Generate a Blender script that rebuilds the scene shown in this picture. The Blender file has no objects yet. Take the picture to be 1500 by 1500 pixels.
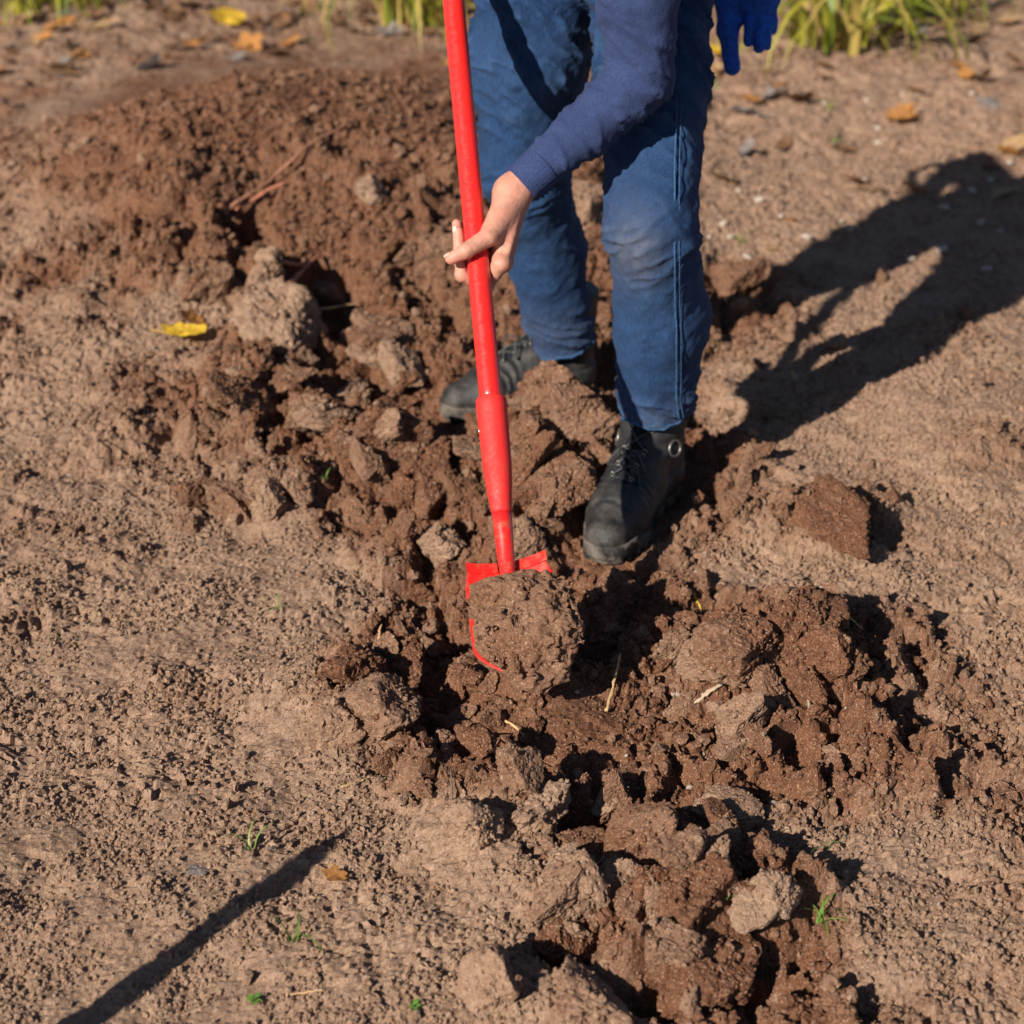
import bpy, bmesh, math, random
import numpy as np
from concurrent.futures import ThreadPoolExecutor
from mathutils import Vector, Matrix, Euler

random.seed(7)
R = math.radians
scene = bpy.context.scene
COL = scene.collection

# ------------------------------------------------------------------ camera
CAM_H, PITCH, FOC = 1.60, 27.0, 70.0
cam_d = bpy.data.cameras.new('camera')
cam = bpy.data.objects.new('camera', cam_d)
COL.objects.link(cam)
cam.location = (0, 0, CAM_H)
cam.rotation_euler = (R(90 - PITCH), 0, 0)
cam_d.sensor_width = 36.0
cam_d.sensor_fit = 'HORIZONTAL'
cam_d.lens = FOC
cam_d.clip_start = 0.05
cam_d.clip_end = 500
cam_d.dof.use_dof = True
cam_d.dof.focus_distance = 2.80
cam_d.dof.aperture_fstop = 4.2
scene.camera = cam

# ------------------------------------------------------------------ light
SUN_AZ, SUN_EL = 39.0, 30.0      # light travels towards +y, AZ degrees to the right
world = bpy.data.worlds.new('World')
scene.world = world
world.use_nodes = True
wn = world.node_tree
bg = wn.nodes['Background']
sky = wn.nodes.new('ShaderNodeTexSky')
sky.sky_type = 'NISHITA'
sky.sun_disc = False
sky.air_density = 0.7
sky.dust_density = 0.3
sky.sun_elevation = R(SUN_EL)
sky.sun_rotation = R(180 + SUN_AZ)
wn.links.new(sky.outputs[0], bg.inputs[0])
bg.inputs[1].default_value = 0.05
sun_d = bpy.data.lights.new('sun', 'SUN')
sun_d.energy = 5.0
sun_d.angle = R(0.55)
sun_d.color = (1.0, 0.91, 0.78)
sun = bpy.data.objects.new('sun', sun_d)
COL.objects.link(sun)
LDIR = Vector((math.sin(R(SUN_AZ)) * math.cos(R(SUN_EL)), math.cos(R(SUN_AZ)) * math.cos(R(SUN_EL)), -math.sin(R(SUN_EL))))
sun.rotation_euler = LDIR.to_track_quat('-Z', 'Y').to_euler()
sun.location = (-4, -4, 6)
vs = scene.view_settings
vs.view_transform = 'Standard'
vs.look = 'None'
vs.exposure = 0.70
vs.gamma = 1.0
vs.use_curve_mapping = False
scene.cycles.use_denoising = True
scene.cycles.max_bounces = 6
scene.cycles.diffuse_bounces = 3
scene.cycles.glossy_bounces = 3

# ------------------------------------------------------------------ layout helper: survey of the plot, photo point -> place on the plot
_p = R(PITCH)
FX = 1500 * FOC / 36.0
FWD = np.array([0, math.cos(_p), -math.sin(_p)])
UPV = np.array([0, math.sin(_p), math.cos(_p)])
def ray(u, v):
    return FWD + np.array([1., 0, 0]) * (u - 750) / FX + UPV * (750 - v) / FX
def at(u, v, t):
    return Vector(ray(u, v) * t + np.array([0, 0, CAM_H]))
def G(u, v, z=0.0):
    d = ray(u, v)
    t = (CAM_H - z) / -d[2]
    return float(d[0] * t), float(d[1] * t)
def proj(p):
    q = np.array(p, dtype=float) - np.array([0, 0, CAM_H])
    dep = q @ FWD
    return 750 + FX * q[0] / dep, 750 - FX * (q @ UPV) / dep

# ------------------------------------------------------------------ noise (numpy)
def _h2(ix, iy, s):
    n = (ix.astype(np.int64) * 374761393 + iy.astype(np.int64) * 668265263 + s * 974634777) & 0x7fffffff
    n = ((n ^ (n >> 13)) * 1274126177) & 0x7fffffff
    n = ((n ^ (n >> 11)) * 2246822519) & 0x7fffffff
    return n ^ (n >> 15)
def rnd2(ix, iy, s):
    return (_h2(ix, iy, s) & 0xffffff) / float(0x1000000)
def perlin2(x, y, s=0):
    ix = np.floor(x); iy = np.floor(y)
    fx = x - ix; fy = y - iy
    u = fx * fx * fx * (fx * (fx * 6 - 15) + 10); w = fy * fy * fy * (fy * (fy * 6 - 15) + 10)
    def g(a, b, dx, dy):
        t = rnd2(a, b, s) * 2 * np.pi
        return np.cos(t) * dx + np.sin(t) * dy
    n00 = g(ix, iy, fx, fy); n10 = g(ix + 1, iy, fx - 1, fy)
    n01 = g(ix, iy + 1, fx, fy - 1); n11 = g(ix + 1, iy + 1, fx - 1, fy - 1)
    return ((n00 * (1 - u) + n10 * u) * (1 - w) + (n01 * (1 - u) + n11 * u) * w) * 1.5
def fbm2(x, y, s=0, o=4, gain=.5):
    r = 0; a = 1.
    for i in range(o):
        r = r + a * perlin2(x, y, s + i * 17)
        x = x * 2.03 + 5.1; y = y * 2.03 - 3.7; a *= gain
    return r
def worley2(x, y, s=0):
    ix = np.floor(x); iy = np.floor(y)
    f1 = np.full(x.shape, 9.); f2 = np.full(x.shape, 9.)
    ca = np.zeros(x.shape); cb = np.zeros(x.shape); dxm = np.zeros(x.shape); dym = np.zeros(x.shape)
    for a in (-1, 0, 1):
        for b in (-1, 0, 1):
            cx = ix + a; cy = iy + b
            dx = x - (cx + rnd2(cx, cy, s)); dy = y - (cy + rnd2(cx, cy, s + 91))
            d = dx * dx + dy * dy
            m = d < f1
            f2 = np.where(m, f1, np.minimum(f2, d))
            f1 = np.where(m, d, f1)
            ca = np.where(m, cx, ca); cb = np.where(m, cy, cb)
            dxm = np.where(m, dx, dxm); dym = np.where(m, dy, dym)
    return np.sqrt(f1), np.sqrt(f2), ca, cb, dxm, dym
def _h3(ix, iy, iz, s):
    n = (ix.astype(np.int64) * 374761393 + iy.astype(np.int64) * 668265263 + iz.astype(np.int64) * 2147483647 % 1000003 * 7919 + s * 974634777) & 0x7fffffff
    n = ((n ^ (n >> 13)) * 1274126177) & 0x7fffffff
    n = ((n ^ (n >> 11)) * 2246822519) & 0x7fffffff
    return ((n ^ (n >> 15)) & 0xffffff) / float(0x1000000)
def noise3(p, s=0):
    i = np.floor(p); f = p - i
    w = f * f * f * (f * (f * 6 - 15) + 10)
    out = 0
    for a in (0, 1):
        for b in (0, 1):
            for c in (0, 1):
                wt = (w[:, 0] if a else 1 - w[:, 0]) * (w[:, 1] if b else 1 - w[:, 1]) * (w[:, 2] if c else 1 - w[:, 2])
                out = out + wt * _h3(i[:, 0] + a, i[:, 1] + b, i[:, 2] + c, s)
    return out * 2 - 1
def fbm3(p, s=0, o=4, gain=.5):
    r = 0; a = 1.
    for k in range(o):
        r = r + a * noise3(p, s + 13 * k)
        p = p * 2.03 + 7.7; a *= gain
    return r
def sstep(a, b, x):
    t = np.clip((x - a) / (b - a), 0, 1)
    return t * t * (3 - 2 * t)

# ------------------------------------------------------------------ mesh helpers
def np_mesh(name, V, F, smooth=True):
    me = bpy.data.meshes.new(name)
    V = np.asarray(V, dtype=np.float32)
    if isinstance(F, np.ndarray):
        n = F.shape[1]
        me.vertices.add(len(V)); me.vertices.foreach_set('co', V.ravel())
        me.loops.add(F.size); me.loops.foreach_set('vertex_index', F.ravel().astype(np.int32))
        me.polygons.add(len(F)); me.polygons.foreach_set('loop_start', np.arange(0, F.size, n, dtype=np.int32))
        me.update(calc_edges=True)
    else:
        me.from_pydata([tuple(v) for v in V.tolist()], [], F)
        me.update()
    me.polygons.foreach_set('use_smooth', np.full(len(me.polygons), smooth))
    return me
def link(name, me, mat=None, parent=None):
    o = bpy.data.objects.new(name, me)
    COL.objects.link(o)
    if mat is not None and me is not None and len(me.materials) == 0:
        me.materials.append(mat)
    if parent is not None:
        o.parent = parent
    return o
def tag(o, label=None, cat=None, group=None, kind=None):
    if label: o['label'] = label
    if cat: o['category'] = cat
    if group: o['group'] = group
    if kind: o['kind'] = kind
    return o
def empty(name, loc=(0, 0, 0), rot=(0, 0, 0)):
    o = bpy.data.objects.new(name, None)
    o.empty_display_size = .05
    COL.objects.link(o); o.location = loc; o.rotation_euler = rot
    return o
def fattr(me, name, vals):
    a = me.attributes.new(name, 'FLOAT', 'POINT')
    a.data.foreach_set('value', np.asarray(vals, dtype=np.float32))
def catmull(pts, n):
    P = np.array(pts, dtype=float)
    P = np.vstack([2 * P[0] - P[1], P, 2 * P[-1] - P[-2]])
    m = len(P) - 3
    out = []
    for t in np.linspace(0, m - 1e-9, n):
        i = int(t); f = t - i
        a, b, c, d = P[i:i + 4]
        out.append(.5 * ((2 * b) + (c - a) * f + (2 * a - 5 * b + 4 * c - d) * f * f + (-a + 3 * b - 3 * c + d) * f ** 3))
    return np.array(out)
def tube(pts, rad, seg=10, caps=True, up=(0, 0, 1), flat=1.0):
    """closed tube along points; rad scalar or list"""
    P = np.array(pts, dtype=float); n = len(P)
    rad = np.full(n, rad) if np.isscalar(rad) else np.array(rad)
    T = np.gradient(P, axis=0); T /= np.linalg.norm(T, axis=1)[:, None]
    V = []; ref = np.array(up, dtype=float)
    for i in range(n):
        a = np.cross(T[i], ref)
        if np.linalg.norm(a) < 1e-4: a = np.cross(T[i], [1, .3, 0])
        a /= np.linalg.norm(a); b = np.cross(a, T[i]); ref = b
        for k in range(seg):
            th = 2 * np.pi * k / seg
            V.append(P[i] + rad[i] * (np.cos(th) * a + np.sin(th) * b * flat))
    F = []
    for i in range(n - 1):
        for k in range(seg):
            k2 = (k + 1) % seg
            F.append((i * seg + k, i * seg + k2, (i + 1) * seg + k2, (i + 1) * seg + k))
    if caps:
        F.append(tuple(range(seg - 1, -1, -1))); F.append(tuple((n - 1) * seg + k for k in range(seg)))
    return np.array(V), F
def surface_nets(Fv, org, h):
    """smooth quad mesh of the zero level of a 3d field"""
    nx, ny, nz = Fv.shape
    ins = Fv < 0
    cnt = np.zeros((nx - 1, ny - 1, nz - 1), np.int8)
    for a in (0, 1):
        for b in (0, 1):
            for c in (0, 1):
                cnt += ins[a:nx - 1 + a, b:ny - 1 + b, c:nz - 1 + c]
    act = (cnt > 0) & (cnt < 8)
    idx = np.full(act.shape, -1, np.int64)
    I = np.argwhere(act); idx[act] = np.arange(len(I))
    acc = np.zeros((len(I), 3)); num = np.zeros(len(I))
    for ax in range(3):
        for a in (0, 1):
            for b in (0, 1):
                o0 = [0, 0, 0]; oth = [q for q in range(3) if q != ax]
                o0[oth[0]] = a; o0[oth[1]] = b
                o1 = list(o0); o1[ax] = 1
                v0 = Fv[I[:, 0] + o0[0], I[:, 1] + o0[1], I[:, 2] + o0[2]]
                v1 = Fv[I[:, 0] + o1[0], I[:, 1] + o1[1], I[:, 2] + o1[2]]
                m = (v0 < 0) != (v1 < 0)
                t = np.where(m, v0 / np.where(m, v0 - v1, 1), 0)
                p = np.tile(np.array(o0, float), (len(I), 1)); p[:, ax] = t
                acc += p * m[:, None]; num += m
    V = (I + acc / num[:, None]) * h + np.array(org)
    Fs = []
    for ax in range(3):
        oth = [q for q in range(3) if q != ax]
        s0 = [slice(1, -1)] * 3; s0[ax] = slice(0, -1); s1 = list(s0); s1[ax] = slice(1, None)
        A = ins[tuple(s0)]; B = ins[tuple(s1)]
        for flip in (0, 1):
            E = np.argwhere((A & ~B) if flip == 0 else (~A & B))
            off = np.array([1, 1, 1]); off[ax] = 0
            E = E + off
            q = []
            for (a, b) in ((0, 0), (-1, 0), (-1, -1), (0, -1)):
                d = E.copy(); d[:, oth[0]] += a; d[:, oth[1]] += b
                q.append(idx[d[:, 0], d[:, 1], d[:, 2]])
            q = np.stack(q, 1)
            if (flip == 0) == (ax == 1): q = q[:, ::-1]
            Fs.append(q)
    F = np.vstack(Fs)
    F = F[(F >= 0).all(1)]
    return V, F
def sdf_mesh(fn, lo, hi, h, k=4):
    lo = np.array(lo, float); hi = np.array(hi, float)
    nc = np.ceil((hi - lo) / (h * k)).astype(int) + 1
    H = h * k
    def grid(n, st):
        return np.stack(np.meshgrid(*[lo[i] + st * np.arange(n[i]) for i in range(3)], indexing='ij'), -1).reshape(-1, 3)
    fc = fn(grid(nc, H)).reshape(nc)
    n = (nc - 1) * k + 1
    ix = [np.minimum((np.arange(n[i]) + k // 2) // k, nc[i] - 1) for i in range(3)]
    out = fc[np.ix_(*ix)].copy().ravel()
    m = np.where(np.abs(out) < H * 2.0)[0]
    q = np.stack(np.unravel_index(m, n), 1) * h + lo
    with ThreadPoolExecutor(4) as ex:
        parts = list(ex.map(lambda i: fn(q[i:i + 60000]), range(0, len(q), 60000)))
    out[m] = np.concatenate(parts)
    return surface_nets(out.reshape(n), lo, h)
def cone_sd(p, a, b, ra, rb):
    a = np.array(a, float); b = np.array(b, float)
    ab = b - a; pa = p - a
    t = np.clip(pa @ ab / (ab @ ab), 0, 1)
    return np.linalg.norm(pa - t[:, None] * ab, axis=1) - (ra + (rb - ra) * t)
def ell_sd(p, c, r, M=None):
    q = p - np.array(c, float)
    if M is not None: q = q @ np.array(M, float)
    r = np.array(r, float)
    k0 = np.linalg.norm(q / r, axis=1); k1 = np.linalg.norm(q / (r * r), axis=1)
    return k0 * (k0 - 1) / np.maximum(k1, 1e-9)
def smin(a, b, k):
    h = np.clip(.5 + .5 * (b - a) / k, 0, 1)
    return b + (a - b) * h - k * h * (1 - h)
def chain_sd(p, pts, rs, k=.01):
    d = None
    for i in range(len(pts) - 1):
        c = cone_sd(p, pts[i], pts[i + 1], rs[i], rs[i + 1])
        d = c if d is None else smin(d, c, k)
    return d
def vnormals(V, F):
    n = np.zeros_like(V)
    if F.shape[1] == 4:
        fn = np.cross(V[F[:, 2]] - V[F[:, 0]], V[F[:, 3]] - V[F[:, 1]])
    else:
        fn = np.cross(V[F[:, 1]] - V[F[:, 0]], V[F[:, 2]] - V[F[:, 0]])
    for k in range(F.shape[1]): np.add.at(n, F[:, k], fn)
    return n / np.maximum(np.linalg.norm(n, axis=1), 1e-12)[:, None]

# ------------------------------------------------------------------ materials
def new_mat(name):
    m = bpy.data.materials.new(name); m.use_nodes = True
    nt = m.node_tree
    return m, nt, nt.nodes['Principled BSDF']
def nd(nt, t, **kw):
    n = nt.nodes.new(t)
    for k, v in kw.items(): setattr(n, k, v)
    return n
def noise_n(nt, vec, scale, detail=4, rough=.6):
    n = nd(nt, 'ShaderNodeTexNoise')
    n.inputs['Scale'].default_value = scale; n.inputs['Detail'].default_value = detail; n.inputs['Roughness'].default_value = rough
    if vec is not None: nt.links.new(vec, n.inputs['Vector'])
    return n.outputs['Fac']
def ramp(nt, fac, stops):
    r = nd(nt, 'ShaderNodeValToRGB')
    nt.links.new(fac, r.inputs[0])
    e = r.color_ramp.elements
    while len(e) < len(stops): e.new(.5)
    for x, (p, c) in zip(e, stops):
        x.position = p; x.color = (c, c, c, 1) if np.isscalar(c) else (*c, 1)
    return r.outputs[0]
def mix(nt, fac, a, b, mode='MIX'):
    n = nd(nt, 'ShaderNodeMix', data_type='RGBA', blend_type=mode)
    for s, val in ((n.inputs[0], fac), (n.inputs[6], a), (n.inputs[7], b)):
        if isinstance(val, (int, float)): s.default_value = val
        elif isinstance(val, tuple): s.default_value = (*val, 1)
        else: nt.links.new(val, s)
    return n.outputs[2]
def math_n(nt, op, a, b=0.):
    n = nd(nt, 'ShaderNodeMath', operation=op)
    for s, val in ((n.inputs[0], a), (n.inputs[1], b)):
        if isinstance(val, (int, float)): s.default_value = val
        else: nt.links.new(val, s)
    return n.outputs[0]
def bump(nt, bsdf, h, dist, strength=1.0, prev=None):
    b = nd(nt, 'ShaderNodeBump')
    b.inputs['Strength'].default_value = strength; b.inputs['Distance'].default_value = dist
    nt.links.new(h, b.inputs['Height'])
    if prev is not None: nt.links.new(prev, b.inputs['Normal'])
    nt.links.new(b.outputs[0], bsdf.inputs['Normal'])
    return b.outputs[0]
def simple(name, col, rough=.6, spec=.4, var=.12, vscale=40, bmp=0., bscale=300):
    m, nt, b = new_mat(name)
    tc = nd(nt, 'ShaderNodeTexCoord').outputs['Object']
    f = noise_n(nt, tc, vscale)
    lo = tuple(c * (1 - var) for c in col); hi = tuple(min(1, c * (1 + var)) for c in col)
    nt.links.new(ramp(nt, f, [(.3, lo), (.7, hi)]), b.inputs['Base Color'])
    b.inputs['Roughness'].default_value = rough; b.inputs['Specular IOR Level'].default_value = spec
    if bmp: bump(nt, b, noise_n(nt, tc, bscale), bmp)
    return m

DRY = (.340, .228, .162)
DRY2 = (.205, .126, .084)
FRESH = (.172, .078, .043)
FRESH2 = (.094, .038, .020)
def soil_mat(name, mode, val=.5):
    """mode: 'attr' reads attribute fresh on the mesh, 'inst' on the instancer, 'const' uses val"""
    m, nt, b = new_mat(name)
    tcn = nd(nt, 'ShaderNodeTexCoord')
    tc = tcn.outputs['Object']
    info = nd(nt, 'ShaderNodeObjectInfo')
    geo = nd(nt, 'ShaderNodeNewGeometry'); tc = geo.outputs['Position']
    big = noise_n(nt, tc, 9, 5, .65)
    mid = noise_n(nt, tc, 70, 4, .7)
    fine = noise_n(nt, tc, 330, 3, .7)
    grain = noise_n(nt, tc, 900, 2, .6)
    dry = mix(nt, ramp(nt, mid, [(.3, 0.), (.72, 1.)]), DRY2, DRY)
    fresh = mix(nt, ramp(nt, mid, [(.3, 0.), (.75, 1.)]), FRESH2, FRESH)
    if mode == 'const':
        f0 = nd(nt, 'ShaderNodeValue'); f0.outputs[0].default_value = val; f0 = f0.outputs[0]
    else:
        a = nd(nt, 'ShaderNodeAttribute', attribute_name='fresh')
        a.attribute_type = 'GEOMETRY' if mode == 'attr' else 'INSTANCER'
        f0 = a.outputs['Fac']
    jit = math_n(nt, 'MULTIPLY', math_n(nt, 'SUBTRACT', big, .5), 1.1)
    f = math_n(nt, 'ADD', f0, jit)
    if mode != 'attr':
        f = math_n(nt, 'ADD', f, math_n(nt, 'MULTIPLY', math_n(nt, 'SUBTRACT', info.outputs['Random'], .5), .5))
    f = nd_clamp = math_n(nt, 'MINIMUM', math_n(nt, 'MAXIMUM', f, 0.), 1.)
    col = mix(nt, f, dry, fresh)
    # lighter mineral grains and dark humus specks
    col = mix(nt, ramp(nt, fine, [(.55, 0.), (.70, .75)]), col, (.47, .325, .235))
    col = mix(nt, ramp(nt, grain, [(.63, 0.), (.71, .42)]), col, (.55, .42, .32))
    col = mix(nt, ramp(nt, fine, [(.28, .75), (.43, 0.)]), col, (.065, .034, .020))
    nt.links.new(col, b.inputs['Base Color'])
    b.inputs['Roughness'].default_value = .96
    b.inputs['Specular IOR Level'].default_value = .12
    n1 = bump(nt, b, mid, .005, .7)
    n2 = bump(nt, b, fine, .0028, .8, n1)
    bump(nt, b, grain, .0010, .7, n2)
    return m
M_GROUND = soil_mat('soil_ground', 'attr')
M_CRUMB = soil_mat('soil_crumb', 'inst')
M_DRYCLOD = soil_mat('soil_dry', 'const', .12)
M_MIDCLOD = soil_mat('soil_half_dry', 'const', .6)
M_FRESHCLOD = soil_mat('soil_damp', 'const', 1.0)

# ================================================================== GROUND
def gpts(lst): return [G(u, v) for u, v in lst]
TRENCH = np.array(gpts([(255, 290), (380, 400), (470, 480), (560, 600), (640, 690), (660, 800), (640, 940), (650, 1050), (700, 1130), (800, 1190), (870, 1230), (950, 1290), (1040, 1370), (1120, 1480), (1180, 1600), (1230, 1760)]))
def dist_path(x, y, P):
    d = np.full(x.shape, 1e9)
    for i in range(len(P) - 1):
        a = P[i]; ab = P[i + 1] - a
        t = np.clip(((x - a[0]) * ab[0] + (y - a[1]) * ab[1]) / (ab @ ab), 0, 1)
        d = np.minimum(d, np.hypot(x - a[0] - t * ab[0], y - a[1] - t * ab[1]))
    return d
# (u, v, rx, ry, height) swells and holes of the dug plot
SWELLS = [
    (460, 320, .72, .80, .25), (250, 300, .40, .55, .08), (640, 200, .45, .55, .07), (300, 360, .20, .28, .07), (420, 480, .13, .14, .05),
    (820, 690, .15, .22, .085), (745, 640, .10, .12, .04), (590, 690, .16, .16, .055), (350, 620, .12, .12, .03),
    (420, 730, .07, .08, .045), (1120, 970, .17, .15, .07), (1210, 780, .10, .12, .05), (1000, 1000, .10, .10, .03),
    (540, 1050, .10, .09, .055), (480, 1000, .12, .08, .035), (730, 1230, .13, .09, .055), (800, 1330, .08, .07, .03),
    (800, 1060, .12, .12, .05), (790, 1010, .07, .06, .05), (1000, 1340, .11, .09, .05), (830, 1500, .06, .04, .03), (1060, 1440, .08, .06, .05),
    (960, 1260, .08, .06, .04), (1080, 700, .05, .06, .04), (1390, 600, .35, .5, .05), (120, 560, .3, .4, .05),
    (700, 1470, .07, .05, .015), (1140, 1080, .2, .12, .02), (640, 370, .2, .3, .04), (860, 300, .2, .3, .04),
]
HOLES = [
    (650, 1060, .058, .036, .085), (680, 1130, .055, .032, .08), (855, 1215, .050, .045, .09), (925, 1160, .030, .045, .07),
    (480, 480, .070, .100, .10), (285, 265, .10, .14, .12), (425, 700, .05, .05, .05), (650, 660, .07, .09, .07),
    (1075, 420, .085, .17, .09), (760, 1130, .05, .035, .05), (1025, 1300, .022, .018, .04), (970, 1280, .05, .02, .045),
    (1110, 975, .022, .05, .045), (1160, 1110, .028, .03, .04), (850, 1400, .07, .045, .06), (940, 1470, .05, .03, .06),
    (1110, 1440, .035, .028, .05), (655, 845, .018, .03, .03), (885, 900, .09, .08, .03),
    (560, 555, .05, .06, .05), (370, 430, .05, .12, .07), (1040, 620, .08, .1, .04), (700, 760, .05, .07, .03),
]
FRESHC = [(480, 220, .95, 1.1), (640, 260, .6, .8), (600, 420, .4, .5), (810, 690, .30, .36), (590, 700, .20, .20), (1120, 1000, .32, .26), (760, 920, .18, .2), (830, 1080, .24, .20),
          (700, 1100, .12, .12), (980, 1260, .18, .12), (1020, 1400, .16, .10), (1215, 780, .11, .11), (560, 960, .10, .06), (900, 900, .18, .16),
          (1080, 440, .16, .25), (1030, 680, .14, .20), (340, 620, .14, .14), (1200, 1130, .25, .14), (330, 420, .3, .4), (450, 620, .2, .2), (900, 480, .3, .3)]
DRYC = [(400, 870, .20, .17), (380, 1150, .26, .20), (450, 1380, .3, .2), (1180, 1240, .16, .08), (1180, 640, .2, .25), (1190, 280, .5, .8), (730, 1240, .10, .045),
        (1070, 1190, .05, .03), (820, 1480, .1, .05), (280, 520, .10, .12), (500, 600, .06, .06), (1140, 850, .16, .09), (430, 490, .08, .06)]
SMOOTHC = [(500, 190, .7, .85), (330, 190, .6, .8), (640, 250, .4, .6), (800, 1085, .13, .07), (870, 1060, .10, .06)]
FOOT_FRONT = ((.140, 2.950), (.274, 3.235), .0)     # toe, heel, ground level
FOOT_BACK = ((-.128, 3.530), (.165, 3.655), .0)

def blobs(x, y, L, amp=True):
    r = 0
    for q in L:
        cx, cy = G(q[0], q[1])
        d2 = ((x - cx) / q[2]) ** 2 + ((y - cy) / q[3]) ** 2
        r = r + np.exp(-d2) * (q[4] if amp else 1.)
    return r
def fresh_field(x, y):
    dt = dist_path(x, y, TRENCH)
    f = np.exp(-(dt / .14) ** 2) * 1.1 + np.minimum(blobs(x, y, FRESHC, False), 1.3) - 1.0 * np.minimum(blobs(x, y, DRYC, False), 1.2) + .10
    f = f + .45 * fbm2(x * 5, y * 5, 301, 3)
    return np.clip(f, 0, 1)
def facet_clods(x, y, sc, s, warp=.25):
    """lumps with tilted broken tops and cracks between, 0..1"""
    wx = x * sc + warp * perlin2(x * sc * 1.7, y * sc * 1.7, s + 5); wy = y * sc + warp * perlin2(x * sc * 1.7 + 9, y * sc * 1.7, s + 6)
    f1, f2, ca, cb, dx, dy = worley2(wx, wy, s)
    hgt = rnd2(ca, cb, s + 31)
    tx = rnd2(ca, cb, s + 32) - .5; ty = rnd2(ca, cb, s + 33) - .5
    edge = sstep(0, .30, f2 - f1)
    top = np.sqrt(np.clip(1 - (f1 / .85) ** 2, 0, 1))
    return (top * .30 + edge * .70) * (.15 + .85 * hgt) + (tx * dx + ty * dy) * 1.9 * edge
def base_height(x, y):
    """large shape of the plot without clods"""
    dt = dist_path(x, y, TRENCH)
    far = sstep(4.5, 8, y)
    z = .020 * fbm2(x * 1.3, y * 1.3, 11, 3) * (1 - .3 * far)
    z = z - .040 * np.exp(-(dt / .10) ** 2) * (1 - .6 * far)
    z = z + blobs(x, y, SWELLS)
    for q in HOLES:
        cx, cy = G(q[0], q[1])
        wx = x + .02 * perlin2(x * 18, y * 18, 77); wy = y + .02 * perlin2(x * 18, y * 18, 78)
        d = np.sqrt(((wx - cx) / q[2]) ** 2 + ((wy - cy) / q[3]) ** 2)
        z = z - q[4] * (1 - sstep(.55, 1.25, d))
    return z
def foot_mask(x, y):
    out = []
    for (t, h, lv) in (FOOT_FRONT, FOOT_BACK):
        a = np.array(t); ab = np.array(h) - a
        k = np.clip(((x - a[0]) * ab[0] + (y - a[1]) * ab[1]) / (ab @ ab), 0, 1)
        d = np.hypot(x - a[0] - k * ab[0], y - a[1] - k * ab[1])
        out.append((1 - sstep(.045, .10, d), lv))
    return out
def height(x, y, fine=True):
    x = np.asarray(x, float); y = np.asarray(y, float)
    f = fresh_field(x, y)
    z = base_height(x, y)
    near = 1 - .5 * sstep(5, 9, y)
    wild = np.maximum(.12 + .88 * f, .36 * sstep(4.2, 5.5, y)) * near
    calm = np.clip(blobs(x, y, SMOOTHC, False), 0, 1)
    wild = wild * (1 - .85 * calm)
    tro = 1 - np.clip(f * 1.5, 0, 1)
    patch = .14 + .98 * sstep(-.22, .38, fbm2(x * 2.6, y * 3.4, 81, 4))
    z = z + tro * (.010 * fbm2(x * 4.2, y * 4.2, 61, 3) + .006 * fbm2(x * 11, y * 7, 63, 3) - .012 * np.clip(fbm2(x * 9, y * 9, 65, 2) - .35, 0, 1))
    wb = np.clip(wild * 1.25 - .2, 0, 1)
    z = z + .050 * wb * (facet_clods(x, y, 5.2, 40, .18) - .35)
    z = z + .044 * wb * (facet_clods(x, y, 9, 41, .18) - .35)
    z = z + .024 * (wild * .9 + .05) * (facet_clods(x, y, 17, 43) - .35)
    z = z + .012 * wild * fbm2(x * 12, y * 12, 53, 4)
    for m, lv in foot_mask(x, y):
        z = z * (1 - m) + (lv - .004) * m
    z = z + .012 * (wild * .7 + .36 * patch) * (1 - .6 * calm) * (facet_clods(x, y, 34, 45) - .35)
    if fine:
        z = z + .0080 * (wild * .4 + .46 * patch) * (1 - .5 * calm) * (facet_clods(x, y, 74, 47) - .35)
        z = z + .0050 * (wild * .3 + .60 * (.4 + .6 * patch)) * (facet_clods(x, y, 150, 49, .3) - .35)
        z = z + .0022 * fbm2(x * 160, y * 160, 51, 2)
        f1, f2, ca, cb, dx, dy = worley2(x * 42 + .4 * perlin2(x * 60, y * 60, 71), y * 42, 73)
        rough_ = np.clip(.5 + .9 * fbm2(x * 6, y * 6, 75, 2), 0, 1) * patch
        z = z - .011 * rough_ * (1 - .7 * calm) * (rnd2(ca, cb, 74) > .70) * (1 - sstep(.10, .42, f1))
    return z
from concurrent.futures import ThreadPoolExecutor
def par(fn, x, y, chunk=24000):
    idx = list(range(0, len(x), chunk))
    with ThreadPoolExecutor(4) as ex:
        r = list(ex.map(lambda i: fn(x[i:i + chunk], y[i:i + chunk]), idx))
    return np.concatenate(r)
def axis(segs):
    out = [segs[0][0]]
    for (a, b, s0, s1) in segs:
        x = a
        while x < b - 1e-6:
            t = (x - a) / (b - a)
            x = min(b, x + s0 * (s1 / s0) ** t)
            out.append(x)
    return np.array(out)
xa = axis([(0, .90, .0053, .0053), (.90, 2.2, .0058, .022), (2.2, 6, .03, .3), (6, 60, .5, 8)])
XS = np.concatenate([-xa[:0:-1], xa])
YS = axis([(-30, .2, 6, .3), (.2, 1.65, .2, .007), (1.65, 3.9, .0050, .0056), (3.9, 9.0, .0064, .024), (9, 14, .03, .2), (14, 120, .4, 12)])
gx, gy = np.meshgrid(XS, YS, indexing='ij')
gz = par(height, gx.ravel(), gy.ravel())
nX, nY = gx.shape
ii = (np.arange(nX - 1)[:, None] * nY + np.arange(nY - 1)[None, :]).ravel()
GF = np.stack([ii, ii + nY, ii + nY + 1, ii + 1], 1)
gme = np_mesh('ground', np.stack([gx.ravel(), gy.ravel(), gz], 1), GF, False)
fattr(gme, 'fresh', par(fresh_field, gx.ravel(), gy.ravel()))
ground = link('ground', gme, M_GROUND)
tag(ground, kind='structure')
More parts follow.
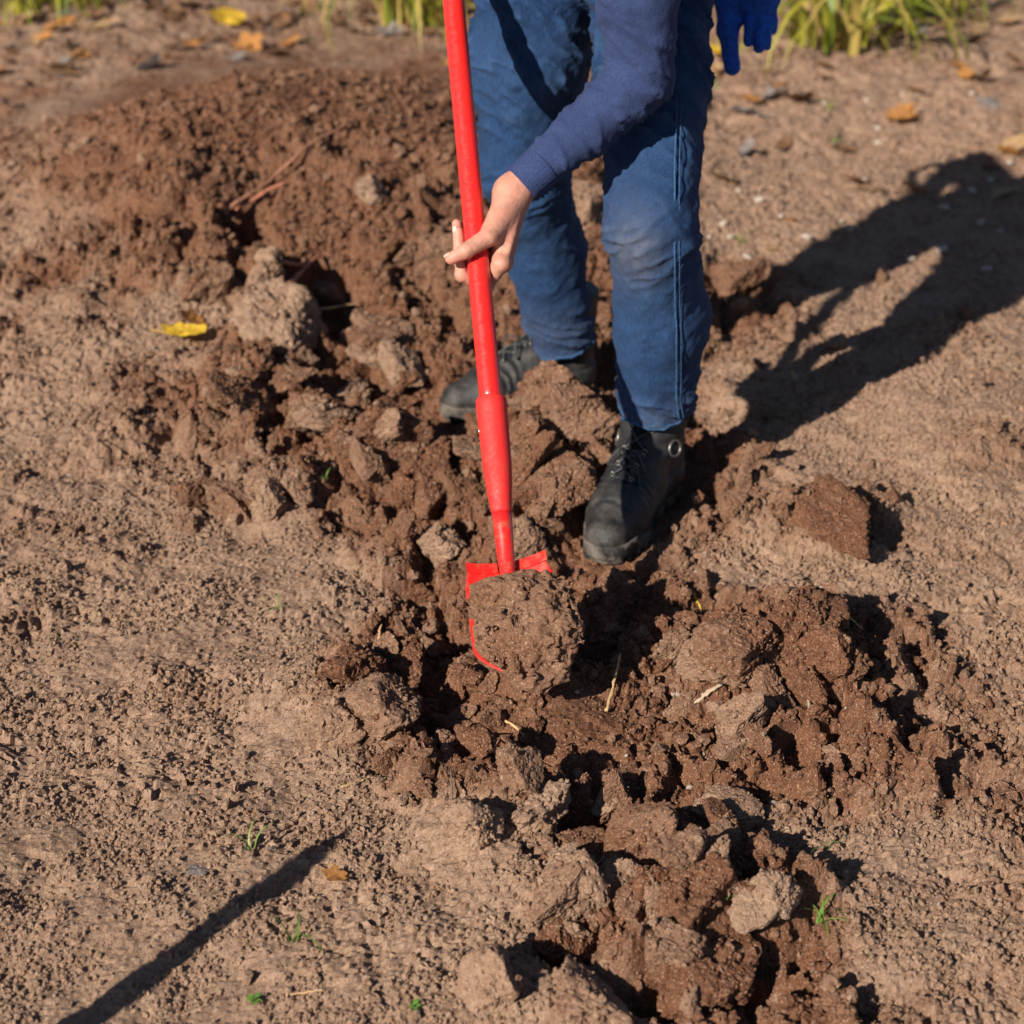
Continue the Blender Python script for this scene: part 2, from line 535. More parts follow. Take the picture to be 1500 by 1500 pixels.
print('ground verts', len(gz))
def hz(x, y): return float(height(np.array([x]), np.array([y]))[0])
def Gh(u, v):
    # first place where the sight line of the survey meets the real ground
    d = ray(u, v)
    t = np.arange(1.9, 12., .02)
    x = d[0] * t; y = d[1] * t; z = CAM_H + d[2] * t
    m = (z < .28) & (z > -.22)
    if not m.any(): return G(u, v)
    x, y, z = x[m], y[m], z[m]
    below = z < height(x, y, False)
    k = int(np.argmax(below)) if below.any() else len(x) - 1
    return float(x[k]), float(y[k])

# ------------------------------------------------------------------ crumbs: loose grit nobody could count
def crumb_nodes(mesh_objs_seed):
    ng = bpy.data.node_groups.new('crumb_scatter', 'GeometryNodeTree')
    ng.interface.new_socket('Geometry', in_out='INPUT', socket_type='NodeSocketGeometry')
    ng.interface.new_socket('Geometry', in_out='OUTPUT', socket_type='NodeSocketGeometry')
    N = ng.nodes; L = ng.links
    gi = N.new('NodeGroupInput'); go = N.new('NodeGroupOutput')
    join = N.new('GeometryNodeGeometryToInstance')
    for k in range(5):
        ico = N.new('GeometryNodeMeshIcoSphere'); ico.inputs['Radius'].default_value = 1.; ico.inputs['Subdivisions'].default_value = 2
        sp = N.new('GeometryNodeSetPosition'); L.new(ico.outputs[0], sp.inputs['Geometry'])
        tx = N.new('ShaderNodeTexNoise'); tx.noise_dimensions = '4D'; tx.inputs['W'].default_value = k * 9.3 + mesh_objs_seed; tx.inputs['Scale'].default_value = 1.1; tx.inputs['Detail'].default_value = 2.
        sub = N.new('ShaderNodeVectorMath'); sub.operation = 'SUBTRACT'; sub.inputs[1].default_value = (.5, .5, .5)
        L.new(tx.outputs['Color'], sub.inputs[0])
        sc = N.new('ShaderNodeVectorMath'); sc.operation = 'SCALE'; sc.inputs['Scale'].default_value = 2.6
        L.new(sub.outputs[0], sc.inputs[0]); L.new(sc.outputs[0], sp.inputs['Offset'])
        sm = N.new('GeometryNodeSetMaterial'); sm.inputs['Material'].default_value = M_CRUMB
        L.new(sp.outputs[0], sm.inputs['Geometry'])
        L.new(sm.outputs[0], join.inputs[0])
    iop = N.new('GeometryNodeInstanceOnPoints')
    L.new(gi.outputs[0], iop.inputs['Points']); L.new(join.outputs[0], iop.inputs['Instance'])
    iop.inputs['Pick Instance'].default_value = True
    for nm, typ, sock in (('pick', 'INT', 'Instance Index'), ('rot', 'FLOAT_VECTOR', 'Rotation'), ('scl', 'FLOAT_VECTOR', 'Scale')):
        a = N.new('GeometryNodeInputNamedAttribute'); a.data_type = typ; a.inputs['Name'].default_value = nm
        L.new(a.outputs[0], iop.inputs[sock])
    L.new(iop.outputs[0], go.inputs[0])
    return ng
rng = np.random.default_rng(5)
def scatter_crumbs(n):
    # density follows the ground: more in the turned earth, less on the trodden flat; thinner far away
    y = 1.6 + 3.9 * rng.random(n * 2) ** 1.35
    x = (rng.random(n * 2) * 2 - 1) * (.32 * y + .15)
    f = par(fresh_field, x, y)
    clump = .5 + .9 * fbm2(x * 7, y * 7, 401, 3)
    calm = np.clip(blobs(x, y, SMOOTHC, False), 0, 1)
    clump = np.where(f > .5, np.clip(clump, .2, 1), np.clip(clump * 1.3 - .1, .08, 1) ** 1.3)
    keep = rng.random(n * 2) < (.50 + .50 * f) * clump * (1 - .6 * calm)
    for m, lv in foot_mask(x, y): keep &= m < .35
    x = x[keep][:n]; y = y[keep][:n]; f = f[keep][:n]
    s = .0014 * (1 - rng.random(len(x))) ** (-1 / 2.0)
    s = np.minimum(s, .0034 + .0060 * np.clip(f * 1.4 - .2, 0, 1) + .006 * (rng.random(len(x)) < .012)) * (1 + .20 * (y - 2.5).clip(0, 3))
    z = par(height, x, y) + s * .3
    return x, y, z, s, f
cx, cy, cz, cs, cf = scatter_crumbs(160000)
# ================================================================== CLODS
def ico(sub):
    bm = bmesh.new(); bmesh.ops.create_icosphere(bm, subdivisions=sub, radius=1.)
    V = np.array([v.co[:] for v in bm.verts]); F = np.array([[v.index for v in f.verts] for f in bm.faces]); bm.free()
    return V, F
ICO5, ICO6 = ico(5), ico(6)
def clod_mesh(seed, sub=5, aspect=(1, .85, .65), rough=1.0):
    V, F = (ICO5, ICO6)[sub - 5]
    r = np.random.default_rng(seed)
    n = r.normal(size=(13, 3)); n /= np.linalg.norm(n, axis=1)[:, None]
    d = .52 + .50 * r.random(13)
    c = V @ n.T
    rad = np.where(c > .12, d / np.maximum(c, .12), 9.)
    # soft minimum of the break planes: an angular lump with blunt edges
    rr = -np.log(np.exp(-30 * np.minimum(rad, 3)).sum(1)) / 30
    rr = np.clip(rr, .35, 1.25)
    P = V * rr[:, None]
    P = P + V * (.09 * fbm3(V * 1.8 + seed, seed, 2))[:, None]
    lump = fbm3(P * 4 + seed * 3.1, seed + 5, 4, .62)
    pits = np.clip(fbm3(P * 7 + seed, seed + 9, 2) - .25, 0, 1)
    P = P + V * (rough * (.050 * lump - .16 * pits + .032 * fbm3(P * 17, seed + 3, 3)))[:, None]
    P = P * np.array(aspect)
    return np_mesh('soil_clod', P, F, False)
CLODS = {}
for mname, mat in (('dry', M_DRYCLOD), ('mid', M_MIDCLOD), ('fresh', M_FRESHCLOD)):
    CLODS[mname] = []
    for k in range(7):
        me = clod_mesh(100 * len(CLODS) + k * 7 + 3, 5, (1, .7 + .05 * k, .55 + .045 * k))
        me.materials.append(mat); CLODS[mname].append(me)
def clod(u, v, size, kind, label, group=None, rot=None, sink=.35, me=None, stretch=(1, 1, 1), xy=None):
    x, y = xy if xy else Gh(u, v)
    me = me or random.choice(CLODS[kind])
    o = link('soil_clod', me)
    z = hz(x, y)
    o.location = (x, y, z + size * (.5 - sink))
    o.rotation_euler = rot if rot is not None else (random.uniform(-.6, .6), random.uniform(-.6, .6), random.uniform(0, 6.28))
    s = size * .62
    o.scale = (s * stretch[0], s * stretch[1], s * stretch[2])
    CLOD_LOG.append((me, o.matrix_basis.copy(), {'dry': .15, 'mid': .6, 'fresh': 1.}[kind], size))
    return tag(o, label, 'clod', group)
CLOD_LOG = []
BIGM = {'dry': M_DRYCLOD, 'mid': M_MIDCLOD, 'fresh': M_FRESHCLOD}
NAMED = [
    # u, v, size, kind, label, stretch
    (345, 600, .105, 'fresh', 'dark round damp clod on the dry soil beyond the flat trodden patch'),
    (405, 720, .095, 'mid', 'tall blunt clod with a deep shadow hole behind its right side'),
    (505, 600, .090, 'dry', 'pale flat dry slab of earth tilted among darker clods'),
    (410, 480, .150, 'dry', 'broad pale hump of dry earth beside the near end of the far trench'),
    (560, 640, .115, 'fresh', 'large dark clod below the toe of the far boot'),
    (610, 680, .110, 'fresh', 'dark lumpy clod left of the red shovel sleeve'),
    (630, 740, .085, 'fresh', 'dark clod low beside the red shovel sleeve on the trench edge'),
    (690, 672, .060, 'mid', 'small smooth round clod touching the red shovel sleeve in view'),
    (800, 600, .090, 'mid', 'upright pale brown clod standing in front of the far boot'),
    (840, 640, .095, 'mid', 'crumbly brown clod heaped between the two boots'),
    (770, 655, .080, 'mid', 'rough brown clod right of the red sleeve under the far boot'),
    (800, 740, .100, 'fresh', 'wide dark clod on the heap between shovel sleeve and near boot'),
    (880, 690, .065, 'mid', 'reddish clod leaning against the ankle of the near boot'),
    (760, 800, .060, 'mid', 'brown clod just above the right shoulder of the shovel blade'),
    (640, 815, .065, 'dry', 'pale clod left of the shovel socket, cracked away from its neighbour'),
    (1090, 715, .042, 'mid', 'thin upright spike of earth standing at the edge of the leg shadow'),
    (1070, 745, .040, 'mid', 'small clod at the foot of the upright spike of earth'),
    (1215, 780, .105, 'fresh', 'broad dark lone clod on the dry soil right of the near boot'),
    (1100, 965, .105, 'fresh', 'large angular dark clod on the heap right of the shovel load'),
    (1165, 940, .120, 'fresh', 'tall rounded dark clod at the top of the heap right of the shovel load'),
    (1040, 985, .080, 'mid', 'brown clod on the heap edge next to the shovel load shadow'),
    (1210, 1000, .070, 'fresh', 'dark clod on the far side of the heap right of the shovel load'),
    (895, 895, .095, 'fresh', 'dark clod lying in the shadow of the shovel load'),
    (495, 1085, .062, 'dry', 'small flat faced pale clod left of the open pit'),
    (560, 1065, .088, 'mid', 'brown clod with steep shaded edge on the rim of the open pit'),
    (520, 1000, .080, 'fresh', 'dark clod behind the rim of the open pit'),
    (590, 990, .070, 'fresh', 'dark crumbly clod at the head of the open pit'),
    (785, 1215, .085, 'dry', 'wide pale crust of dry earth overhanging the trench'),
    (700, 1225, .065, 'dry', 'pale dry crust at the trodden side of the trench rim'),
    (850, 1300, .065, 'dry', 'angular pale clod standing in the bottom of the trench'),
    (920, 1160, .050, 'fresh', 'small dark clod sitting in its own little hole'),
    (940, 1265, .080, 'fresh', 'dark clod on the trench side next to the reddish root'),
    (1065, 1190, .068, 'dry', 'round grey disc shaped clod with a dark crack round it'),
    (1000, 1340, .095, 'fresh', 'dark clod near the small green seedling'),
    (1040, 1440, .105, 'fresh', 'big brown split clod with a flat sunlit face'),
    (975, 1425, .060, 'mid', 'brown clod against the left of the big split clod'),
    (725, 1470, .060, 'dry', 'pale dry clod with a rounded back near the trench mouth'),
    (855, 1475, .078, 'dry', 'large pale grey clod with a flat top in the trench mouth'),
    (1130, 1310, .050, 'dry', 'small round dry clod ringed by a dark crack'),
    (830, 1380, .060, 'fresh', 'dark clod deep in the trench between two pale ones'),
    (350, 445, .10, 'mid', 'brown clod on the near rim of the far trench'),
    (560, 490, .08, 'mid', 'brown clod on the slope beside the deep shadow of the far trench'),
    (640, 390, .10, 'mid', 'blurred brown clod behind the gripping hand'),
    (540, 285, .06, 'dry', 'pale pebble like lump on the dark mound behind the shovel'),
    (860, 320, .12, 'dry', 'pale blurred lump of earth between the legs'),
    (1075, 430, .10, 'fresh', 'dark clod in the hollow right of the near shin'),
]
for k, q in enumerate(NAMED):
    me = clod_mesh(1000 + k * 11, 6 if q[2] > .093 and q[1] > 550 else 5, (1, .75 + .3 * ((k * 37) % 10) / 10, .6 + .35 * ((k * 53) % 10) / 10))
    me.materials.append(BIGM[q[3]])
    st = (1, 1, 1)
    rot = None
    if 'spike' in q[4] and q[0] == 1090: st, rot = (.55, .5, 1.9), (0, .1, .4)
    if 'slab' in q[4]: st, rot = (1.3, .7, .45), (.1, -.3, .7)
    if 'upright pale' in q[4]: st, rot = (.7, .7, 1.5), (0, .15, .4)
    if 'disc' in q[4]: st, rot = (1, 1, .5), (.05, .05, .3)
    if 'broad dark lone' in q[4]: st, rot = (1.2, 1.0, .65), (.15, -.25, 1.7)
    if 'tall blunt' in q[4]: st, rot = (.85, .85, 1.15), (0.1, 0, .8)
    clod(q[0], q[1], q[2] * 1.16, q[3], q[4], None, rot, .40, me, st)
# the many lesser clods: sets told apart only by their place
ZONES = [
    ((560, 560, 900, 800), 58, .026, .085, 'fresh mid', 'small brown clod of turned earth on the heap round the two boots', 'small clods round the boots'),
    ((560, 930, 830, 1200), 42, .018, .062, 'fresh mid', 'small dark clod in the open pit in front of the shovel tip', 'small clods in the open pit'),
    ((800, 1160, 1130, 1500), 42, .020, .082, 'fresh mid dry', 'small clod in the broken trench running away from the pit', 'small clods in the trench'),
    ((960, 880, 1250, 1130), 34, .020, .072, 'fresh mid', 'small dark clod on the heap right of the shovel load', 'small clods on the heap beside the load'),
    ((270, 380, 600, 780), 56, .028, .105, 'mid fresh dry', 'small clod in the rough ground beyond the flat trodden patch', 'small clods beyond the trodden patch'),
    ((1010, 380, 1480, 860), 24, .016, .045, 'dry mid', 'small clod lying in the light and shade right of the near boot', 'small clods right of the near boot'),
    ((10, 800, 640, 1490), 20, .010, .024, 'dry', 'little dry lump of earth on the flat trodden soil', 'little dry lumps on the trodden soil'),
]
for (u0, v0, u1, v1), n, s0, s1, kinds, lab, grp in ZONES:
    kinds = kinds.split(); k = 0; tries = 0
    while k < n and tries < 900:
        tries += 1
        u = random.uniform(u0, u1); v = random.uniform(v0, v1)
        if abs(u - 275) < 70 and abs(v - 500) < 60: continue
        x, y = Gh(u, v)
        if any(float(m[0]) > .02 for m, _ in foot_mask(np.array([x]), np.array([y]))): continue
        if 'trodden' not in lab and float(fresh_field(np.array([x]), np.array([y]))[0]) < random.uniform(.1, .55) and 'light and shade' not in lab: continue
        s = s0 + (s1 - s0) * random.random() ** 1.7
        clod(u, v, s, random.choice(kinds), lab, grp, (random.uniform(-1, 1), random.uniform(-1, 1), random.uniform(0, 6.28)), .30, None, (random.uniform(.8, 1.25), random.uniform(.7, 1.), random.uniform(.75, 1.1)), (x, y))
        k += 1
def crumbs_on(me, M, fr, size, dens=8000):
    V = np.empty(len(me.vertices) * 3); me.vertices.foreach_get('co', V); V = V.reshape(-1, 3)
    Nn = np.empty(len(me.vertices) * 3); me.vertices.foreach_get('normal', Nn); Nn = Nn.reshape(-1, 3)
    M = np.array(M)
    W = V @ M[:3, :3].T + M[:3, 3]; NW = Nn @ np.linalg.inv(M[:3, :3]); NW /= np.linalg.norm(NW, axis=1)[:, None]
    ok = np.where((NW[:, 2] > .25) & (W[:, 2] > height(W[:, 0], W[:, 1], False) - .004))[0]
    n = int(dens * size * size)
    if len(ok) == 0 or n == 0: return
    pk = rng.choice(ok, min(n, len(ok)), replace=False)
    sz = np.minimum(.0011 * (1 - rng.random(len(pk))) ** (-1 / 2.1), .0050)
    EXTRA.append((W[pk] + NW[pk] * (sz * .25)[:, None] + rng.normal(0, .0008, (len(pk), 3)), sz, np.clip(fr + rng.normal(0, .15, len(pk)), 0, 1)))
EXTRA = []
for q in CLOD_LOG:
    if q[3] > .03: crumbs_on(*q)
if EXTRA:
    E = np.vstack([e[0] for e in EXTRA]); cx = np.concatenate([cx, E[:, 0]]); cy = np.concatenate([cy, E[:, 1]]); cz = np.concatenate([cz, E[:, 2]])
    cs = np.concatenate([cs] + [e[1] for e in EXTRA]); cf = np.concatenate([cf] + [e[2] for e in EXTRA])
print('crumbs', len(cx))
cme = bpy.data.meshes.new('soil_crumbs')
cme.vertices.add(len(cx)); cme.vertices.foreach_set('co', np.stack([cx, cy, cz], 1).astype(np.float32).ravel())
a = cme.attributes.new('rot', 'FLOAT_VECTOR', 'POINT'); a.data.foreach_set('vector', (rng.random((len(cx), 3)) * 6.283).astype(np.float32).ravel())
a = cme.attributes.new('scl', 'FLOAT_VECTOR', 'POINT'); a.data.foreach_set('vector', (cs[:, None] * (.65 + .7 * rng.random((len(cx), 3)))).astype(np.float32).ravel())
a = cme.attributes.new('pick', 'INT', 'POINT'); a.data.foreach_set('value', rng.integers(0, 5, len(cx)).astype(np.int32))
fattr(cme, 'fresh', np.clip(cf + rng.normal(0, .15, len(cx)), 0, 1))
cme.materials.append(M_CRUMB)
crumbs = link('soil_crumbs', cme)
md = crumbs.modifiers.new('scatter', 'NODES'); md.node_group = crumb_nodes(3)
tag(crumbs, 'loose brown crumbs of earth strewn over the whole dug plot', 'soil', kind='stuff')

# ================================================================== SHOVEL
def paint(name, col, rough, coat=0.):
    m, nt, b = new_mat(name)
    tc = nd(nt, 'ShaderNodeTexCoord').outputs['Object']
    f = noise_n(nt, tc, 30, 5); g = noise_n(nt, tc, 160, 4)
    c = ramp(nt, f, [(.3, tuple(q * .9 for q in col)), (.7, col)])
    c = mix(nt, ramp(nt, g, [(.64, 0.), (.80, .35)]), c, (.30, .05, .03))
    nt.links.new(c, b.inputs['Base Color'])
    nt.links.new(ramp(nt, g, [(.35, rough), (.75, min(1, rough + .3))]), b.inputs['Roughness'])
    b.inputs['Coat Weight'].default_value = coat; b.inputs['Coat Roughness'].default_value = .12
    # dried mud smeared on the working end
    ln = nd(nt, 'ShaderNodeVectorMath', operation='LENGTH'); nt.links.new(tc, ln.inputs[0])
    mud = noise_n(nt, tc, 55, 6, .7)
    k = math_n(nt, 'MULTIPLY', ramp(nt, math_n(nt, 'MULTIPLY', ln.outputs['Value'], 1.6), [(.03, .75), (.35, .04)]), ramp(nt, mud, [(.50, 0.), (.66, 1.)]))
    nt.links.new(mix(nt, k, c, (.24, .11, .06)), b.inputs['Base Color'])
    bump(nt, b, g, .0003, .5)
    return m
M_RED = paint('gloss_red_paint', (.72, .016, .012), .28, .5)
M_REDM = paint('matte_red_plastic', (.68, .018, .016), .55)
M_STEEL = simple('rivet_steel', (.5, .5, .5), .35, .5)
M_STEEL.node_tree.nodes['Principled BSDF'].inputs['Metallic'].default_value = .9
P0 = at(742, 827, 2.955)
P1 = at(664, 0, 3.255)
SD = (P1 - P0); SLEN = SD.length; SD.normalize()
def s_at_v(v):
    lo, hi = -.3, 2.
    for _ in range(50):
        m = (lo + hi) / 2
        if proj(P0 + SD * m)[1] > v: lo = m
        else: hi = m
    return lo
shovel = empty('shovel', P0)
tag(shovel, 'red long handled shovel held out with a load of earth on its blade', 'shovel')
def sh_part(name, V, F, mat, smooth=True):
    me = np_mesh(name, np.array(V) - np.array(P0), F, smooth)
    return link(name, me, mat, shovel)
TOPS = SLEN + .32
ss = np.linspace(s_at_v(592), TOPS, 60)
V, F = tube([P0 + SD * q for q in ss], .0176, 40); sh_part('handle', V, F, M_RED)
prof = [(583, .0178), (584, .0222), (587, .0238), (600, .0240), (604, .0232), (640, .0228), (680, .0222), (700, .0208), (718, .0190), (735, .0168), (748, .0156), (752, .0152)]
V, F = tube([P0 + SD * s_at_v(v) for v, r in prof], [r for v, r in prof], 40); sh_part('sleeve', V, F, M_REDM)
side = Vector((-1, 0, 0)); side = (side - SD * side.dot(SD)).normalized()
for v in (630,):
    c = P0 + SD * s_at_v(v) + side * .0226
    V, F = tube([c - side * .002, c + side * .0005, c + side * .0016], [.004, .004, .002], 14); sh_part('rivet', V, F, M_STEEL)
# grip at the far end of the handle
gc = P0 + SD * TOPS
gs = Vector((1, 0, 0)); gs = (gs - SD * gs.dot(SD)).normalized()
V, F = tube(catmull([gc - SD * .03, gc + SD * .03 + gs * .035, gc + SD * .09 + gs * .055, gc + SD * .12 + gs * .04, gc + SD * .12 - gs * .04, gc + SD * .09 - gs * .055, gc + SD * .03 - gs * .035, gc - SD * .028], 50), .013, 16); sh_part('grip', V, F, M_REDM)
# blade
PT = at(771, 990, 2.835)
B1 = (PT - P0).normalized(); BL = (PT - P0).length + .01
BW = Vector((1, .05, .10)); BW = (BW - B1 * BW.dot(B1)).normalized()
BN = BW.cross(-B1).normalized()
if BN.z < 0: BN = -BN
def blade_hw(l):
    return float(np.interp(l, [0, .04, .14, .35, .66, .72, .80, .90, .97, 1.], [.057, .060, .0655, .067, .069, .066, .052, .028, .008, .0015]))
def BP(w, l, n): return P0 + BW * w + B1 * (l * BL) + BN * n
sk = [(P0 + SD * s_at_v(v), r) for v, r in ((747, .0150), (770, .0147), (800, .0136), (818, .0128))] + [(BP(0, l, .001 - .010 * l), r) for l, r in ((.05, .0115), (.12, .0095), (.2, .007), (.3, .004))]
V, F = tube([q[0] for q in sk], [q[1] for q in sk], 32); sh_part('socket', V, F, M_RED)
nl, nw = 46, 25
V = []; 
for i in range(nl):
    l = i / (nl - 1)
    hw = blade_hw(l)
    for j in range(nw):
        t = -1 + 2 * j / (nw - 1)
        dish = .016 * (t * t - .75) * min(1, hw / .06) - .010 * math.sin(math.pi * l)
        V.append(BP(hw * t, l, dish))
F = [(i * nw + j, i * nw + j + 1, (i + 1) * nw + j + 1, (i + 1) * nw + j) for i in range(nl - 1) for j in range(nw - 1)]
bl = sh_part('blade', V, F, M_RED)
sol = bl.modifiers.new('thickness', 'SOLIDIFY'); sol.thickness = .0024; sol.offset = 0
for sgn in (-1, 1):
    V = []; F = []
    m = 12
    for i in range(m):
        w = sgn * (.014 + (.046) * i / (m - 1))
        n0 = .016 * ((w / .06) ** 2 - .75)
        for dn, dl in ((.0040, .008), (.0058, -.009), (.0010, -.012), (-.0020, .004)):
            V.append(P0 + BW * w + B1 * dl + BN * (n0 + dn))
    for i in range(m - 1):
        for j in range(4):
            F.append((i * 4 + j, i * 4 + (j + 1) % 4, i * 4 + 4 + (j + 1) % 4, i * 4 + 4 + j))
    F.append(tuple(range(4))); F.append(tuple((m - 1) * 4 + k for k in range(4)))
    sh_part('foot_step', V, F, M_RED, False)
# load of earth on the blade
BM = np.array([list(BW), list(B1), list(BN)])
def load_sd(q):   # q in blade coordinates (w, along, normal)
    lq = np.clip(q[:, 1] / BL, 0, 1)
    hw = np.interp(lq, [0, .04, .14, .35, .66, .72, .80, .90, .97, 1.], [.057, .060, .0655, .067, .069, .066, .052, .028, .008, .0015]) - .0012
    slab = np.maximum(np.maximum(np.abs(q[:, 0]) - hw, q[:, 2] - .010), np.maximum(.024 - q[:, 1], q[:, 1] - BL * .97)) + .004
    d = smin(slab, ell_sd(q, (.010, .112, .010), (.058, .084, .032)), .012)
    d = smin(d, ell_sd(q, (.028, .082, .018), (.040, .040, .030)), .02)
    d = smin(d, ell_sd(q, (.052, .108, .022), (.038, .046, .034)), .02)
    d = smin(d, ell_sd(q, (-.022, .066, .008), (.034, .042, .022)), .015)
    d = smin(d, ell_sd(q, (.034, .155, .010), (.040, .044, .026)), .015)
    d = smin(d, ell_sd(q, (.010, .190, -.004), (.034, .040, .018)), .015)
    d = smin(d, ell_sd(q, (.040, .180, -.004), (.036, .040, .024)), .015)
    d = smin(d, ell_sd(q, (.020, .044, .004), (.018, .020, .016)), .010)
    thick = sstep(.0, .02, q[:, 2] - .004)
    n = (.013 * fbm3(q * 26, 5, 3)) * (.25 + .75 * thick) + .0080 * fbm3(q * 80, 8, 3, .65) * (.35 + .65 * thick)
    n = n * (.2 + .8 * sstep(.025, .075, q[:, 1]))
    pit = .016 * np.clip(fbm3(q * 45 + 3, 15, 2) - .35, 0, 1)
    d = d - n + pit
    hollow = np.where((q[:, 1] > BL * .93) | (np.abs(q[:, 0]) > hw + .004), -1., 1.) * 0 - (q[:, 2] + .012 - .016 * ((q[:, 0] / .068) ** 2 - .75) + .010 * np.sin(np.pi * np.clip(q[:, 1] / BL, 0, 1)))
    rib = cone_sd(q, (0, -.02, .004), (0, .045, -.002), .014, .008)
    return np.maximum(np.maximum(d, hollow), -rib)
LV, LF = sdf_mesh(load_sd, (-.10, -.03, -.05), (.13, .30, .10), .0022)
me = np_mesh('soil_load', LV @ BM, LF, False)
o = link('soil_load', me, M_FRESHCLOD); o.location = P0
tag(o, 'big damp heap of earth lying on the red shovel blade', 'clod')
print('load', len(LF))

# ================================================================== PERSON
def cloth_mat(name, c0, c1, weave, bscale, stain=None, heather=False):
    m, nt, b = new_mat(name)
    tc = nd(nt, 'ShaderNodeTexCoord').outputs['Object']
    mp = nd(nt, 'ShaderNodeMapping'); nt.links.new(tc, mp.inputs[0]); mp.inputs['Scale'].default_value = (1, 1, .12) if not heather else (1, 1, 1)
    str_ = noise_n(nt, mp.outputs[0], 420 if not heather else 350, 3)
    big = noise_n(nt, tc, 14, 4)
    c = mix(nt, ramp(nt, str_, [(.3, 0.), (.7, 1.)]), c0, c1)
    c = mix(nt, ramp(nt, big, [(.35, .35), (.65, 0.)]), c, tuple(q * .55 for q in c0))
    if stain:
        at_ = nd(nt, 'ShaderNodeAttribute', attribute_name='wear')
        c = mix(nt, math_n(nt, 'MULTIPLY', at_.outputs['Fac'], .36), c, (.075, .145, .29))
        at2 = nd(nt, 'ShaderNodeAttribute', attribute_name='dirt')
        br = noise_n(nt, tc, 60, 5)
        c = mix(nt, math_n(nt, 'MULTIPLY', at2.outputs['Fac'], ramp(nt, br, [(.30, .25), (.7, .75)])), c, (.24, .20, .145))
    nt.links.new(c, b.inputs['Base Color'])
    b.inputs['Roughness'].default_value = .9; b.inputs['Specular IOR Level'].default_value = .15
    b.inputs['Sheen Weight'].default_value = .02
    n1 = bump(nt, b, noise_n(nt, tc, 70, 4), .003, .40)
    bump(nt, b, noise_n(nt, mp.outputs[0], bscale, 2), weave, .6, n1)
    return m
M_DENIM = cloth_mat('blue_denim', (.0034, .0145, .048), (.0155, .0500, .140), .0006, 900, True)
M_SWEAT = cloth_mat('navy_jersey', (.020, .032, .088), (.038, .058, .150), .0006, 700, None, True)
M_SKIN = simple('skin', (.45, .220, .158), .5, .35, .20, 55, .0005, 700)
def grime(mat):
    nt = mat.node_tree; b = nt.nodes['Principled BSDF']; old = b.inputs['Base Color'].links[0].from_socket
    tc = nd(nt, 'ShaderNodeTexCoord').outputs['Object']
    c = mix(nt, ramp(nt, noise_n(nt, tc, 120, 5, .7), [(.55, 0.), (.75, .55)]), old, (.24, .11, .075))
    c = mix(nt, ramp(nt, noise_n(nt, tc, 30, 3), [(.45, 0.), (.65, .5)]), c, (.50, .20, .15))
    nt.links.new(c, b.inputs['Base Color'])
grime(M_SKIN)
b = M_SKIN.node_tree.nodes['Principled BSDF']; b.inputs['Subsurface Weight'].default_value = .12; b.inputs['Subsurface Radius'].default_value = (.008, .003, .0015); b.inputs['Subsurface Scale'].default_value = .6
M_NAIL = simple('fingernail', (.66, .42, .34), .35, .5)
M_HAIR = simple('dark_hair', (.035, .022, .015), .6, .4, .4, 200, .003, 300)
M_LEATHER = simple('black_leather', (.013, .0135, .015), .58, .4, .45, 35, .0012, 260)
M_SOLE = simple('black_rubber', (.020, .020, .021), .8, .25, .5, 50, .001, 200)
M_DARKTEX = simple('navy_mesh_fabric', (.010, .011, .017), .9, .15, .3, 60, .001, 400)
M_LACE = simple('grey_lace', (.055, .055, .057), .85, .2, .3, 300, .0005, 900)
M_EYE = simple('eyelet_metal', (.20, .19, .18), .4, .5); M_EYE.node_tree.nodes['Principled BSDF'].inputs['Metallic'].default_value = .8
def dusty(mat, amt=.5):
    nt = mat.node_tree; b = nt.nodes['Principled BSDF']
    old = b.inputs['Base Color'].links[0].from_socket
    tc = nd(nt, 'ShaderNodeTexCoord').outputs['Object']
    n = noise_n(nt, tc, 28, 6, .7)
    sep = nd(nt, 'ShaderNodeSeparateXYZ'); nt.links.new(tc, sep.inputs[0])
    low = ramp(nt, math_n(nt, 'MULTIPLY', sep.outputs['Z'], 5.), [(.05, 1.), (.6, .25)])
    f = math_n(nt, 'MULTIPLY', ramp(nt, n, [(.42, 0.), (.72, amt)]), low)
    nt.links.new(mix(nt, f, old, (.23, .19, .16)), b.inputs['Base Color'])
dusty(M_LEATHER, .38); dusty(M_SOLE, .9)

person = empty('person', (.15, 3.35, 0))
tag(person, 'person in navy sweater, dirty blue jeans and black boots bending to lift a shovel', 'person')
PO = np.array([.15, 3.35, 0])
def pp(name, V, F, mat, parent=None):
    me = np_mesh(name, np.asarray(V) - PO, F)
    return link(name, me, mat, parent or person)
AL, KL, HL = (.250, 3.172, .190), (.226, 3.085, .545), (.238, 3.42, .885)
AR, KR, HR = (.098, 3.610, .135), (.022, 3.500, .520), (.050, 3.52, .90)
ML = tuple((np.array(AL) * .5 + np.array(KL) * .5) + np.array([.015, .018, 0]))
MR = tuple((np.array(AR) * .5 + np.array(KR) * .5) + np.array([.004, .03, 0]))
TL = tuple(np.array(KL) * .5 + np.array(HL) * .5); TR = tuple(np.array(KR) * .5 + np.array(HR) * .5 + np.array([-.006, -.01, 0]))
def hem_cut(p, A, K, inner):
    ax = np.array(K) - np.array(A); ax /= np.linalg.norm(ax)
    t = (p - np.array(A)) @ ax
    return t
